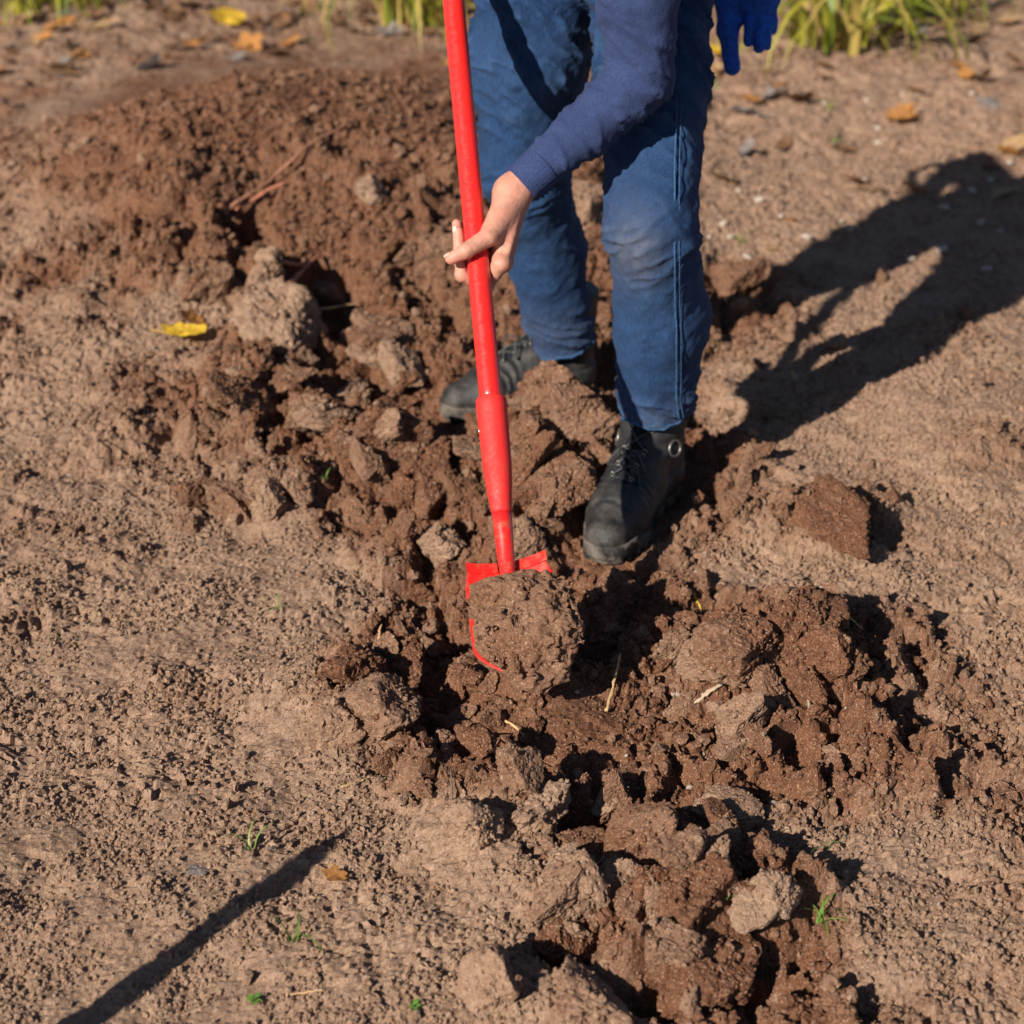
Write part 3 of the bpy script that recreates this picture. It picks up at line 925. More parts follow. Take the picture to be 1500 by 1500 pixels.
def jeans_sd(p):
    dl = chain_sd(p, [AL, ML, KL, TL, HL], [.068, .080, .0745, .092, .112], .03)
    dr = chain_sd(p, [AR, MR, KR, TR, HR], [.066, .074, .079, .104, .122], .03)
    for A, K, rin in ((AL, KL, .055), (AR, KR, .054)):
        ax = np.array(K) - np.array(A); ax /= np.linalg.norm(ax)
        t = (p - np.array(A)) @ ax
        inn = np.maximum(cone_sd(p, np.array(A) - ax * .1, np.array(A) + ax * .02, rin, rin), t - .016)
        cut = np.maximum(-t + .004 * np.sin(p[:, 0] * 90), -inn)
        if A is AL: dl = np.maximum(dl, cut)
        else: dr = np.maximum(dr, cut)
    d = smin(dl, dr, .02)
    pel = ell_sd(p, (.142, 3.505, .945), (.172, .125, .125))
    d = smin(d, pel, .05)
    return np.maximum(d, p[:, 2] - 1.03)
def seg_coord(p, A, B):
    A = np.array(A); ab = np.array(B) - A
    return (p - A) @ ab / (ab @ ab), np.linalg.norm(ab)
def folds(p, ax, fa, fl, seed):
    """creases running across direction ax"""
    ax = np.array(ax, float); ax /= np.linalg.norm(ax)
    t = p @ ax
    lat = p - t[:, None] * ax
    q = lat * fl + (t * fa)[:, None] * np.array([.57, .59, .57])
    n = noise3(q + seed, seed) * .7 + .3 * noise3(q * 2.1 + seed, seed + 4)
    return 1.75 * np.exp(-np.abs(n) * 5.5) - .65
JV, JF = sdf_mesh(jeans_sd, (-.12, 2.93, .10), (.40, 3.76, 1.06), .0044)
N = vnormals(JV, JF)
isL = np.abs(JV[:, 0] - .235) + np.abs(JV[:, 1] - 3.2) < np.abs(JV[:, 0] - .04) + np.abs(JV[:, 1] - 3.47)
disp = np.zeros(len(JV))
for A, K, H, sel, sd in ((AL, KL, HL, isL, 3), (AR, KR, HR, ~isL, 8)):
    t, ln = seg_coord(JV, A, K)
    axs = np.array(K) - np.array(A); axt = np.array(H) - np.array(K)
    hem = np.exp(-((t - .08) / .13) ** 2); kn = np.exp(-((t - 1.0) / .16) ** 2); up = sstep(1.05, 1.5, t)
    w = hem * .0100 * folds(JV, axs + np.array([.14, 0, .0]), 58, 8, sd) + kn * .0075 * folds(JV, axs + np.array([-.30, 0, 0]), 44, 13, sd + 1) \
        + up * .0090 * folds(JV, axt + np.array([.35, 0, .2]), 34, 9, sd + 2) + .0034 * folds(JV, axs + np.array([.45, .1, 0]), 17, 6, sd + 3) + .0010 * folds(JV, axs + np.array([-.5, .1, 0]), 60, 20, sd + 6)
    disp += np.where(sel, w * .72 - .002, 0)
disp += .0022 * fbm3(JV * 30, 4, 3)
JV2 = JV + N * disp[:, None]
jeans = pp('jeans', JV2, JF, M_DENIM)
tl, _ = seg_coord(JV, AL, KL); tr, _ = seg_coord(JV, AR, KR)
kd = np.exp(-(((JV[:, 0] - .195) / .042) ** 2 + ((JV[:, 2] - .525) / .065) ** 2)) * (N[:, 1] < .1) * isL
thigh = np.exp(-((JV[:, 2] - .72) / .1) ** 2) * (N[:, 1] < -.3) * .35
hemw = np.where(isL, np.exp(-(tl / .025) ** 2), np.exp(-(tr / .025) ** 2)) * .8
crease = np.clip(disp / .006, 0, 1) * .35
fattr(jeans.data, 'wear', np.clip(.35 * np.exp(-((JV[:, 2] - .4) / .2) ** 2) * (N[:, 1] < 0) + thigh + hemw + crease + kd * .4, 0, 1))
fattr(jeans.data, 'dirt', np.clip(kd * .42 + .16 * np.exp(-((JV[:, 2] - .17) / .06) ** 2), 0, 1))
# side seam of the near leg, hem bands
def on_surface(pts, V, Nn, lift):
    out = []
    for q in pts:
        i = np.argmin(((V - np.array(q)) ** 2).sum(1)); out.append(V[i] + Nn[i] * lift)
    return np.array(out)
N2 = vnormals(JV2, JF)
sl = []
for t in np.linspace(.02, 1.45, 40):
    c = np.array(AL) + (np.array(KL) - np.array(AL)) * t if t <= 1 else np.array(KL) + (np.array(HL) - np.array(KL)) * (t - 1)
    sl.append(c + np.array([.034, -.075 if t < 1 else -.07, .0 if t < 1 else .05]))
M_THREAD = simple('pale_denim_seam', (.035, .080, .170), .9, .1, .5, 300, .001, 500)
sp = on_surface(sl, JV2, N2, .0014)
k = np.ones(3) / 3
for _ in range(3):
    for q in range(3): sp[1:-1, q] = np.convolve(sp[:, q], k, 'valid')
sp = np.array([a_ + .0022 * np.array([.3, -.95, 0]) for a_ in sp])
V, F = tube(catmull(sp, 120), .0017, 8)
pp('seam', V, F, M_THREAD, jeans)
sp2 = on_surface(np.array(sl) + np.array([.0085, 0, 0]), JV2, N2, .0008)
sp2 = sp + np.array([.0075, .0022, 0])
V, F = tube(catmull(sp2, 120), .0010, 6)
pp('seam', V, F, M_THREAD, jeans)
for A, K, rr_, sel in ((AL, KL, .0655, isL), (AR, KR, .0675, ~isL)):
    ax = np.array(K) - np.array(A); ax /= np.linalg.norm(ax)
    t = (JV - np.array(A)) @ ax
    a1 = np.cross(ax, [0, 1, 0]); a1 /= np.linalg.norm(a1); a2 = np.cross(ax, a1)
    lo = JV2[sel & (t < .03)]; ln_ = N2[sel & (t < .03)]
    ring = [np.array(A) + ax * .006 + rr_ * 1.02 * (math.cos(th) * a1 + math.sin(th) * a2) for th in np.linspace(0, 2 * np.pi, 49)]
    rp = on_surface(ring, lo, ln_, 0.); rp[-1] = rp[0]
    V, F = tube(rp, .0026, 8, False)
    pp('hem', V, F, M_THREAD, jeans)

# ---- hand on the handle
vh = 358.
HS = s_at_v(vh)
HO = np.array(P0 + SD * HS)
e_s = np.array(SD); e_r = np.array([1., 0, 0]); e_r -= e_s * (e_r @ e_s); e_r /= np.linalg.norm(e_r); e_c = np.cross(e_r, e_s)
HM = np.array([e_r, e_c, e_s])
WR = np.array([.064, .008, .080])
ELB = np.array(at(940, 112, 3.13)); 
SHL = np.array(at(925, -185, 3.02))
el_loc = (ELB - HO) @ HM.T
fa_dir = (el_loc - WR) / np.linalg.norm(el_loc - WR)
FING = [
    ([(.034, .004, -.040), (.010, -.031, -.058), (-.027, -.014, -.044), (-.0275, .000, -.012)], [.0130, .0110, .0100, .0086]),
    ([(.038, -.016, -.030), (.011, -.041, -.036), (-.027, -.021, -.016), (-.0265, -.004, .026)], [.0135, .0112, .0102, .0088]),
    ([(.043, -.034, -.014), (.014, -.047, -.010), (-.024, -.028, .010), (-.0275, -.012, .044)], [.0120, .0098, .0088, .0076]),
    ([(.047, -.046, .008), (.020, -.048, .016), (-.010, -.037, .030), (-.022, -.028, .050)], [.0110, .0088, .0080, .0070]),
]
THUMB = ([(.050, .018, .050), (.0200, .028, -.002), (-.018, .0315, -.025), (-.041, .022, -.031)], [.0180, .0148, .0122, .0098])
def hand_sd(q, sleeve=True):
    d = cone_sd(q, WR, (.038, -.004, -.028), .0240, .0165)
    d = smin(d, cone_sd(q, WR, (.047, -.038, .004), .0250, .0160), .014)
    d = smin(d, cone_sd(q, WR + np.array([-.004, .006, -.010]), (.028, .020, .012), .0220, .0165), .014)
    d = smin(d, cone_sd(q, WR, WR + fa_dir * .09, .0245, .029), .02)
    th = chain_sd(q, *THUMB, .004)
    d = smin(d, th, .010)
    for pts, rs in FING:
        f = chain_sd(q, pts, rs, .003)
        for j in (1, 2): f = smin(f, np.linalg.norm(q - np.array(pts[j]), axis=1) - rs[j] * 1.08, .004)
        k0 = sstep(.0, 1., np.clip(np.linalg.norm(q - np.array(pts[0]), axis=1) / .03, 0, 1))
        d = np.where(k0 < 1, smin(d, f, .0065), np.minimum(d, f))
    # knuckles and tendons
    for pts, rs in FING[:2]:
        d = smin(d, np.linalg.norm(q - (np.array(pts[0]) + np.array([.004, .004, 0])), axis=1) - .0125, .008)
    for pts, rs in FING[:3]:
        k0 = np.array(pts[0])
        d = smin(d, cone_sd(q, k0 + np.array([.010, .006, .006]), WR * .8 + k0 * .2 + np.array([.016, .006, 0]), .0036, .0030), .006)
    for pts, rs in [THUMB] + FING:
        for j in (1, 2):
            c_ = np.array(pts[j]); axv = np.array(pts[j + 1]) - np.array(pts[j - 1]); axv /= np.linalg.norm(axv)
            tt_ = (q - c_) @ axv
            d = d + .0007 * np.cos(np.clip(tt_ / .0032, -1.5, 1.5) * np.pi * 2) * np.exp(-(tt_ / .005) ** 2) * (np.linalg.norm(q - c_, axis=1) < rs[j] * 1.8)
    shaft = np.hypot(q[:, 0], q[:, 1]) - .0178
    d = d + .0003 * fbm3(q * 260, 3, 2)
    return np.maximum(d, -shaft)
hV, hF = sdf_mesh(hand_sd, (-.065, -.075, -.085), (.165, .075, .175), .0018)
handL = hV @ HM + HO
# other hand: the same hand mirrored, higher up the handle
HO2 = np.array(P0 + SD * (SLEN + .20))
_f = R(55)
ROT2 = np.array([[-math.cos(_f), math.sin(_f), 0], [math.sin(_f), math.cos(_f), 0], [0, 0, 1]])
handR = (hV @ ROT2) @ HM + HO2
WR2 = (WR @ ROT2) @ HM + HO2
fd2 = (fa_dir @ ROT2) @ HM
ELR = WR2 + fd2 * .27
SHR = np.array([-.10, 3.20, 1.24])
CH = np.array([.08, 3.20, 1.16]); NK = np.array([.07, 3.10, 1.29]); HD = np.array([.06, 3.00, 1.40])
hd_f = np.array([0, -.62, -.78])
def body_sd(p):
    d = chain_sd(p, [AL, ML, KL, TL, HL], [.040, .050, .052, .066, .082], .03)
    d = smin(d, chain_sd(p, [AR, MR, KR, TR, HR], [.040, .050, .052, .072, .085], .03), .03)
    d = smin(d, cone_sd(p, (.143, 3.50, .95), CH, .125, .135), .05)
    d = smin(d, chain_sd(p, [CH, SHL, ELB, ELB + (handL[0] * 0 + (WR @ HM + HO) - ELB) * .8], [.12, .055, .042, .030], .03), .03)
    d = smin(d, chain_sd(p, [CH, SHR, ELR, ELR + (WR2 - ELR) * .8], [.12, .055, .042, .030], .03), .03)
    d = smin(d, cone_sd(p, CH, NK, .085, .058), .04)
    d = smin(d, cone_sd(p, NK, HD, .056, .058), .03)
    d = smin(d, ell_sd(p, HD + np.array([0, .01, .02]), (.076, .096, .105)), .03)
    d = smin(d, ell_sd(p, HD + hd_f * .075, (.055, .05, .05)), .03)
    d = smin(d, ell_sd(p, HD + hd_f * .075 + np.array([0, -.058, .03]), (.014, .02, .026)), .012)
    for sx in (-1, 1):
        d = smin(d, ell_sd(p, HD + np.array([sx * .078, .01, .0]), (.010, .022, .032)), .008)
    return d
bV, bF = sdf_mesh(body_sd, (-.50, 2.80, .05), (.46, 3.75, 1.56), .0105)
allV = np.vstack([bV, handL, handR]); hF2 = hF[:, ::-1]
allF = np.vstack([bF, hF + len(bV), hF2 + len(bV) + len(hV)])
body = pp('body', allV, allF, M_SKIN)
def nail(center, axis, normal, w, l):
    axis = np.array(axis, float); axis /= np.linalg.norm(axis); normal = np.array(normal, float); normal -= axis * (normal @ axis); normal /= np.linalg.norm(normal)
    wd = np.cross(axis, normal); V = []; F = []
    for i in range(7):
        for j in range(7):
            a = -1 + i / 3; b_ = -1 + j / 3
            sc = math.sqrt(max(0, 1 - .35 * a * a))
            V.append(np.array(center) + axis * a * l + wd * b_ * w * sc + normal * (.0012 - .0028 * b_ * b_ - .0010 * a * a))
    F = [(i * 7 + j, i * 7 + j + 1, i * 7 + 8 + j, i * 7 + 7 + j) for i in range(6) for j in range(6)]
    V = np.array(V) @ HM + HO
    return pp('fingernail', V, F, M_NAIL, body)
tp = [np.array(q) for q in THUMB[0]]
ta = tp[3] - tp[2]
nail(tp[3] + ta / np.linalg.norm(ta) * .002 + np.array([-.003, .0045, .0075]), ta, (-.25, .45, .75), .0062, .0072)
fp = [np.array(q) for q in FING[1][0]]
nail(fp[3] + np.array([-.0072, .0042, .001]), fp[3] - fp[2], (-.8, .5, 0), .0050, .0062)
fp = [np.array(q) for q in FING[0][0]]
nail(fp[3] + np.array([-.0072, .0042, .0]), fp[3] - fp[2], (-.8, .5, 0), .0050, .0062)
hairV, hairF = sdf_mesh(lambda p: np.maximum(ell_sd(p, HD + np.array([0, .025, .032]), (.085, .10, .108)) - .006 * fbm3(p * 60, 2, 2), -(p[:, 2] - HD[2] - .02 + (p[:, 1] - HD[1]) * -.9)), HD - .14, HD + .17, .007)
pp('hair', hairV, hairF, M_HAIR)
# ---- sweater
WRw = WR @ HM + HO
CUFF = WRw + (ELB - WRw) * .085
def sweater_sd(p):
    fm = ELB * .5 + CUFF * .5 + np.array([0, 0, -.004])
    arm = chain_sd(p, [SHL, SHL * .4 + ELB * .6, ELB, fm, CUFF], [.074, .066, .0545, .0450, .0315], .012)
    ax = ELB - CUFF; ax /= np.linalg.norm(ax)
    t = (p - CUFF) @ ax
    arm = np.maximum(arm, np.maximum(-t, -np.maximum(cone_sd(p, CUFF - ax * .05, CUFF + ax * .03, 0.0255, .0255), t - .006)))
    c2 = WR2 + (ELR - WR2) * .085
    ar2 = chain_sd(p, [SHR, ELR, c2], [.072, .055, .033], .02)
    ax2 = ELR - c2; ax2 /= np.linalg.norm(ax2)
    ar2 = np.maximum(ar2, -((p - c2) @ ax2))
    tor = cone_sd(p, (.143, 3.50, .99), CH, .150, .158)
    d = smin(tor, arm, .03); d = smin(d, ar2, .03)
    d = smin(d, cone_sd(p, SHL, SHR, .07, .07), .05)
    return np.maximum(d, -cone_sd(p, NK - (HD - NK) * .2, HD, .066, .066))
SV, SF = sdf_mesh(sweater_sd, (-.52, 2.80, .55), (.46, 3.80, 1.42), .0048)
N = vnormals(SV, SF)
ta, _ = seg_coord(SV, CUFF, ELB)
dE = np.linalg.norm(SV - ELB, axis=1)
armsel = (np.linalg.norm(np.cross(SV - ELB, (CUFF - ELB) / np.linalg.norm(CUFF - ELB)), axis=1) < .075) & (ta < 1.1)
w = np.exp(-(dE / .10) ** 2) * .0058 * folds(SV, (.45, -.1, .9), 44, 9, 21) + .0028 * folds(SV, (ELB - CUFF) + np.array([.08, 0, .2]), 44, 10, 23) + .0016 * fbm3(SV * 35, 9, 3)
w += armsel * np.exp(-((ta - .35) / .25) ** 2) * .0035 * folds(SV, (ELB - CUFF) + np.array([0, 0, -.12]), 34, 8, 27)
w -= armsel * np.exp(-((ta - .22) / .012) ** 2) * .0016      # seam where the cuff begins
SV2 = SV + N * (w - .002)[:, None]
swt = pp('sweater', SV2, SF, M_SWEAT)
axc = (ELB - CUFF) / np.linalg.norm(ELB - CUFF)
a1 = np.cross(axc, [0, 0, 1.]); a1 /= np.linalg.norm(a1); a2 = np.cross(axc, a1)
V = []; nr, nc_ = 96, 8
prof_c = [(-.004, .0265), (-.004, .0325), (.004, .0338), (.018, .0338), (.034, .0345), (.042, .0346), (.046, .0335), (.048, .0300)]
for t_, r_ in prof_c:
    for k_ in range(nr):
        th_ = 2 * np.pi * k_ / nr
        V.append(CUFF + axc * t_ + (r_ + (.0003 if k_ % 3 == 0 else -.0001)) * (math.cos(th_) * a1 + math.sin(th_) * a2))
F = [(i_ * nr + k_, i_ * nr + (k_ + 1) % nr, (i_ + 1) * nr + (k_ + 1) % nr, (i_ + 1) * nr + k_) for i_ in range(len(prof_c) - 1) for k_ in range(nr)]
pp('cuff', V, F, M_SWEAT, swt)
# ---- boots
def boot_upper(q):
    q = q * np.array([1, .90, 1])
    d = chain_sd(q, [(.045, 0, .052), (.13, 0, .050), (.205, .002, .042), (.262, .006, .033)], [.040, .040, .043, .030], .02)
    d = smin(d, cone_sd(q, (.058, 0, .06), (.052, 0, .225), .043, .052), .025)
    d = smin(d, cone_sd(q, (.085, 0, .115), (.19, 0, .058), .038, .036), .025)
    toe = q[:, 0] - .233
    d = d + .0016 * np.exp(-(toe / .003) ** 2)                      # toe cap seam
    d = d + .0022 * np.exp(-((q[:, 2] - .075 + .10 * (q[:, 0] - .05)) / .003) ** 2) * (q[:, 0] < .15)
    cr = np.sin((q[:, 0] + .35 * np.abs(q[:, 1])) * 2 * np.pi / .016 + 2 * noise3(q * 40, 3))
    d = d + .0016 * cr * np.exp(-((q[:, 0] - .185) / .022) ** 2) * (q[:, 2] > .06)
    d = d + .0016 * np.sin(q[:, 2] * 2 * np.pi / .03 + 2 * noise3(q * 25, 8)) * np.exp(-((q[:, 2] - .125) / .03) ** 2)
    d = d - .0012 * fbm3(q * 45, 6, 3)
    return np.maximum(np.maximum(d, .020 - q[:, 2]), q[:, 2] - .212)
def sole_2d(q):
    z0 = q.copy(); z0[:, 2] = 0
    return chain_sd(z0, [(.045, 0, 0), (.13, 0, 0), (.205, .003, 0), (.258, .008, 0)], [.044, .040, .050, .039], .02)
def boot_sole(q):
    d2 = sole_2d(q)
    lug = .004 * (np.sin(q[:, 0] * 2 * np.pi / .022) > .2) * (q[:, 2] < .008)
    arch = .010 * np.exp(-((q[:, 0] - .12) / .025) ** 2)
    d = np.maximum(d2 + lug, np.maximum(q[:, 2] - .027 - .004 * np.clip(q[:, 0] - .2, 0, 1) / .08, -q[:, 2] + arch))
    return np.maximum(d, d2 + lug)
uV, uF = sdf_mesh(boot_upper, (-.03, -.08, .01), (.33, .08, .235), .0028)
oV, oF = sdf_mesh(boot_sole, (-.03, -.08, -.008), (.33, .08, .042), .003)
up_me = np_mesh('boot', uV, uF); up_me.materials.append(M_LEATHER)
so_me = np_mesh('sole', oV, oF); so_me.materials.append(M_SOLE)
uN = vnormals(uV, uF)
def top_pt(x, y):      # highest/front-most leather point at a lateral offset
    m = (np.abs(uV[:, 1] - y) < .005) & (np.abs(uV[:, 0] - x) < .005) & (uN[:, 2] + uN[:, 0] > .3)
    if not m.any(): return np.array([x, y, .1])
    i = np.where(m)[0][np.argmax(uV[m][:, 2] + uV[m][:, 0])]
    return uV[i] + uN[i] * .002
def front_pt(z, y):
    m = (np.abs(uV[:, 1] - y) < .005) & (np.abs(uV[:, 2] - z) < .005) & (uN[:, 0] > 0)
    i = np.where(m)[0][np.argmax(uV[m][:, 0])]
    return uV[i] + uN[i] * .002
lace_rows = [top_pt(.185, 0), top_pt(.165, 0), top_pt(.145, 0)]
def make_boot(toe, heel, lv, mirror):
    t = np.array(toe); h = np.array(heel)
    e = empty('boot', (0, 0, 0)); e.parent = person
    dirn = (t - h); L = np.linalg.norm(dirn); ang = math.atan2(dirn[1], dirn[0])
    s = L / .290
    e.location = (h[0] - PO[0], h[1] - PO[1], lv); e.rotation_euler = (0, 0, ang); e.scale = (s, -s if mirror else s, s)
    link('upper', up_me, M_LEATHER, e); link('sole', so_me, M_SOLE, e)
    # tongue panel, laces, eyelets
    pts_c = [top_pt(x, 0.0) for x in (.20, .18, .16, .14, .125)] + [front_pt(z, 0.0) for z in (.135, .16, .19)]
    V = []; 
    pc = catmull(pts_c, 26)
    for i, c in enumerate(pc):
        wv = .012 + .004 * i / 25
        for j in range(7):
            a_ = -1 + j / 3
            V.append(c + np.array([-.004 * a_ * a_, a_ * wv, -.003 * a_ * a_ - .0005 + .0012 * math.sin(i * 1.5)]))
    F = [(i * 7 + j, i * 7 + j + 1, i * 7 + 8 + j, i * 7 + 7 + j) for i in range(25) for j in range(6)]
    tg = link('tongue', np_mesh('tongue', V, F), M_DARKTEX, e); md = tg.modifiers.new('thickness', 'SOLIDIFY'); md.thickness = .002
    rows = []
    for x in (.182, .160, .138): rows.append((top_pt(x, .019), top_pt(x, -.019), top_pt(x, 0)))
    for z in (.130, .155, .180): rows.append((front_pt(z, .020), front_pt(z, -.020), front_pt(z, 0)))
    for i in range(len(rows) - 1):
        for a_, b_ in ((rows[i][0], rows[i + 1][1]), (rows[i][1], rows[i + 1][0])):
            mid = (rows[i][2] + rows[i + 1][2]) / 2 + np.array([.003, 0, .003])
            V, F = tube(catmull([a_, mid, b_], 10), .0017, 6)
            link('lace', np_mesh('lace', V, F), M_LACE, e)
    # overlays
    bx = rows[3][2] + np.array([.004, 0, .002])
    for sg in (1, -1):
        V, F = tube(catmull([bx, bx + np.array([.016, sg * .016, .006]), bx + np.array([.022, sg * .032, -.018]), bx + np.array([.012, sg * .020, -.020]), bx], 24), .0016, 6)
        link('lace', np_mesh('lace', V, F), M_LACE, e)
    V, F = tube(catmull([bx, bx + np.array([.025, .022, -.022]), bx + np.array([.055, .036, -.048]), bx + np.array([.075, .044, -.066])], 20), .0016, 6)
    link('lace', np_mesh('lace', V, F), M_LACE, e)
    for r_ in rows:
        for c in r_[:2]:
            th = np.linspace(0, 2 * np.pi, 13)
            V, F = tube([c + np.array([.0015, .0035 * math.cos(q), .0035 * math.sin(q)]) for q in th], .0011, 6, False)
            link('eyelet', np_mesh('eyelet', V, F), M_EYE, e)
    # round badge on the ankle side
    m = (np.abs(uV[:, 2] - .118) < .006) & (np.abs(uV[:, 0] - .085) < .007) & (uN[:, 1] > .2)
    c = uV[m].mean(0); nrm = uN[m].mean(0); nrm /= np.linalg.norm(nrm)
    for sgn in (1, -1):
        cc = c * np.array([1, sgn, 1]); nn = nrm * np.array([1, sgn, 1])
        a1 = np.cross(nn, [0, 0, 1]); a1 /= np.linalg.norm(a1); a2 = np.cross(nn, a1)
        V, F = tube([cc + nn * .001 + .013 * (math.cos(q) * a1 + math.sin(q) * a2) for q in np.linspace(0, 2 * np.pi, 25)], .0022, 8, False)
        bd = link('ankle_ring', np_mesh('ankle_ring', V, F), M_EYE, e)
    return e
boot1 = make_boot(FOOT_FRONT[0], FOOT_FRONT[1], FOOT_FRONT[2] + .002, False)
boot2 = make_boot(FOOT_BACK[0], FOOT_BACK[1], FOOT_BACK[2] + .002, True)
boot1['label'] = 'near boot, dusty at the toe'; boot2['label'] = 'far boot seen from its side'
# ---- gloves hanging at the hip pocket
M_GLOVE = simple('blue_knit_glove', (.014, .085, .44), .85, .2, .35, 90, .0012, 500)
M_GCUFF = simple('grey_glove_cuff', (.05, .055, .075), .85, .2, .3, 90, .001, 500)
def make_glove(base, tips, thumb, label, seed):
    base = np.array(base)
    e = empty('glove', base); tag(e, label, 'glove', None)
    pal = base + np.array([0, 0, -.09])
    def sd(p):
        q = p
        d = ell_sd(q, pal, (.040, .020, .055))
        d = smin(d, cone_sd(q, base + np.array([0, 0, .03]), pal, .026, .028), .02)
        for tp_, r_ in tips:
            tp_ = base + np.array(tp_); root = pal + np.array([(tp_ - pal)[0] * .85, (tp_ - pal)[1] * .5, -.035])
            mid = (root + tp_) / 2 + np.array([0, -.004, 0])
            d = smin(d, chain_sd(q, [root, mid, tp_], [r_, r_, r_ * .85], .004), .005)
        tt = base + np.array(thumb); d = smin(d, chain_sd(q, [pal + np.array([-.02, 0, .02]), (pal + tt) / 2 + np.array([-.012, 0, .0]), tt], [.019, .0185, .0150], .01), .008)
        return d - .0012 * fbm3(q * 40 + seed, seed, 3)
    V, F = sdf_mesh(sd, base + np.array([-.10, -.08, -.30]), base + np.array([.11, .08, .07]), .0032)
    link('knit', np_mesh('glove', V - base, F), M_GLOVE, e)
    V, F = tube([(0, 0, .035), (0, 0, .05), (0, 0, .075), (0, 0, .085)], [.029, .031, .033, .030], 28)
    link('cuff', np_mesh('cuff', V, F), M_GCUFF, e)
    return e
gA = at(1082, -85, 3.52)
make_glove(gA, [((-.012, -.004, -.145), .0115), ((.004, -.010, -.14), .011), ((.014, -.004, -.135), .0105), ((.022, .006, -.125), .0095)], (-.002, -.02, -.218),
           'blue knit work glove hanging at the hip with one long finger pointing down', 3)
gB = at(1116, -88, 3.50)
make_glove(gB, [((-.014, -.004, -.178), .0118), ((.004, -.012, -.188), .0118), ((.018, -.004, -.186), .0110), ((.030, .006, -.160), .0105)], (.004, .018, -.12),
           'blue work glove with four short bunched fingers hanging outside the other glove', 9)

# ================================================================== ROOTS, STRAW, CHIPS
M_STRAW = simple('straw', (.42, .28, .14), .7, .3, .25, 120, .0005, 600)
M_ROOT = simple('orange_root', (.42, .20, .09), .75, .25, .3, 120, .0006, 500)
M_PINK = simple('reddish_root', (.36, .14, .085), .75, .25, .3, 120, .0006, 500)
M_BONE = simple('pale_wood', (.36, .28, .205), .75, .25, .2, 120, .0006, 500)
M_GREYST = simple('grey_twig', (.13, .10, .08), .8, .2, .3, 120, .0006, 500)
def twig(name, cat, pts, r, mat, label, lift=0., flat=.7, group=None, raw=None):
    P = []
    for i, (u, v) in enumerate(pts):
        x, y = Gh(u, v); P.append((x, y, hz(x, y) + r * .9 + (lift[i] if not np.isscalar(lift) else lift)))
    P = catmull(P, 14)
    rs = r * (1 - .45 * np.linspace(0, 1, 14) ** 1.5) * (1 + .22 * np.random.default_rng(len(label)).normal(size=14).clip(-1.5, 1.5))
    P = P + np.random.default_rng(len(label) + 7).normal(size=P.shape) * r * .18
    c = P.mean(0)
    V, F = tube(P - c, rs, 8, True, (0, 0, 1), flat)
    o = link(name, np_mesh(name, V, F), mat); o.location = c
    return tag(o, label, cat, group)
twig('straw_stalk', 'straw', [(888, 1052), (898, 1020), (908, 992)], .0026, M_STRAW, 'flat straw coloured stalk standing out of the soil below the shovel load shadow', [.0, .012, .03])
twig('straw_stalk', 'straw', [(720, 1066), (742, 1074), (768, 1086)], .0026, M_STRAW, 'thin yellow straw lying across the open pit')
twig('root', 'root', [(678, 1114), (695, 1108), (714, 1106)], .0034, M_ROOT, 'orange root stub poking from the open pit wall', [.018, .03, .035])
twig('root', 'root', [(714, 1106), (722, 1125), (733, 1148)], .0024, M_PINK, 'thin brown root running down from the orange root stub', [.035, .025, .012])
twig('root', 'root', [(972, 1256), (988, 1265), (1010, 1284)], .0048, M_PINK, 'reddish pink root lying on the trench side clod', [.02, .02, .012])
twig('wood_chip', 'stick', [(1014, 1058), (1034, 1046), (1056, 1033)], .0042, M_BONE, 'pale bleached stick lying on the brown soil right of the pit', .004)
twig('wood_chip', 'stick', [(1084, 1046), (1092, 1034)], .0040, M_BONE, 'short pale wood chip beside the bleached stick', .004)
twig('wood_chip', 'stick', [(1178, 1030), (1186, 1048)], .0038, M_BONE, 'small pale chip upright on the heap of dark clods', .004)
twig('straw_stalk', 'straw', [(1012, 888), (1028, 902)], .0026, simple('yellow_straw', (.62, .40, .06), .7, .3), 'short bright yellow straw below the toe of the near boot', .004)
twig('wood_chip', 'stick', [(556, 968), (556, 950), (560, 938)], .0034, M_STRAW, 'straw coloured chip upright behind the pit rim', [.0, .012, .024])
twig('twig', 'twig', [(662, 1180), (661, 1160)], .0017, M_GREYST, 'thin grey twig standing at the end of the pit', [0, .03])
twig('root', 'root', [(335, 320), (400, 275), (450, 230), (520, 188)], .0052, simple('pale_red_root', (.26, .125, .080), .8, .2, .3), 'long pinkish root running up the dark mound', .012)
twig('root', 'root', [(345, 330), (380, 300), (420, 280)], .006, M_PINK, 'short reddish root beside the long root on the mound', .01)
twig('root', 'root', [(395, 395), (425, 412), (452, 425)], .0065, M_PINK, 'reddish root bridging the far trench', .03)
twig('root', 'root', [(420, 440), (445, 432), (470, 420)], .0070, M_PINK, 'second reddish root under the one bridging the far trench', .02)
twig('straw_stalk', 'straw', [(420, 1468), (475, 1463)], .0016, M_STRAW, 'long fine straw on the trodden soil near the seedling', .002)
twig('straw_stalk', 'straw', [(450, 470), (530, 455)], .003, M_STRAW, 'pale straw lying over the hump beside the far trench', .01)
twig('twig', 'twig', [(500, 1162), (540, 1150)], .0022, M_STRAW, 'pale thin twig on the trodden soil left of the pit end', .002)
twig('twig', 'twig', [(1062, 598), (1105, 601)], .0022, M_BONE, 'thin pale twig in the shadow of the legs', .004)
twig('twig', 'twig', [(1230, 925), (1262, 932)], .0026, M_STRAW, 'straw coloured twig beyond the heap of dark clods', .012)
twig('twig', 'twig', [(395, 1250), (440, 1236)], .002, M_GREYST, 'dark grey twig beside the stake shadow', .002)

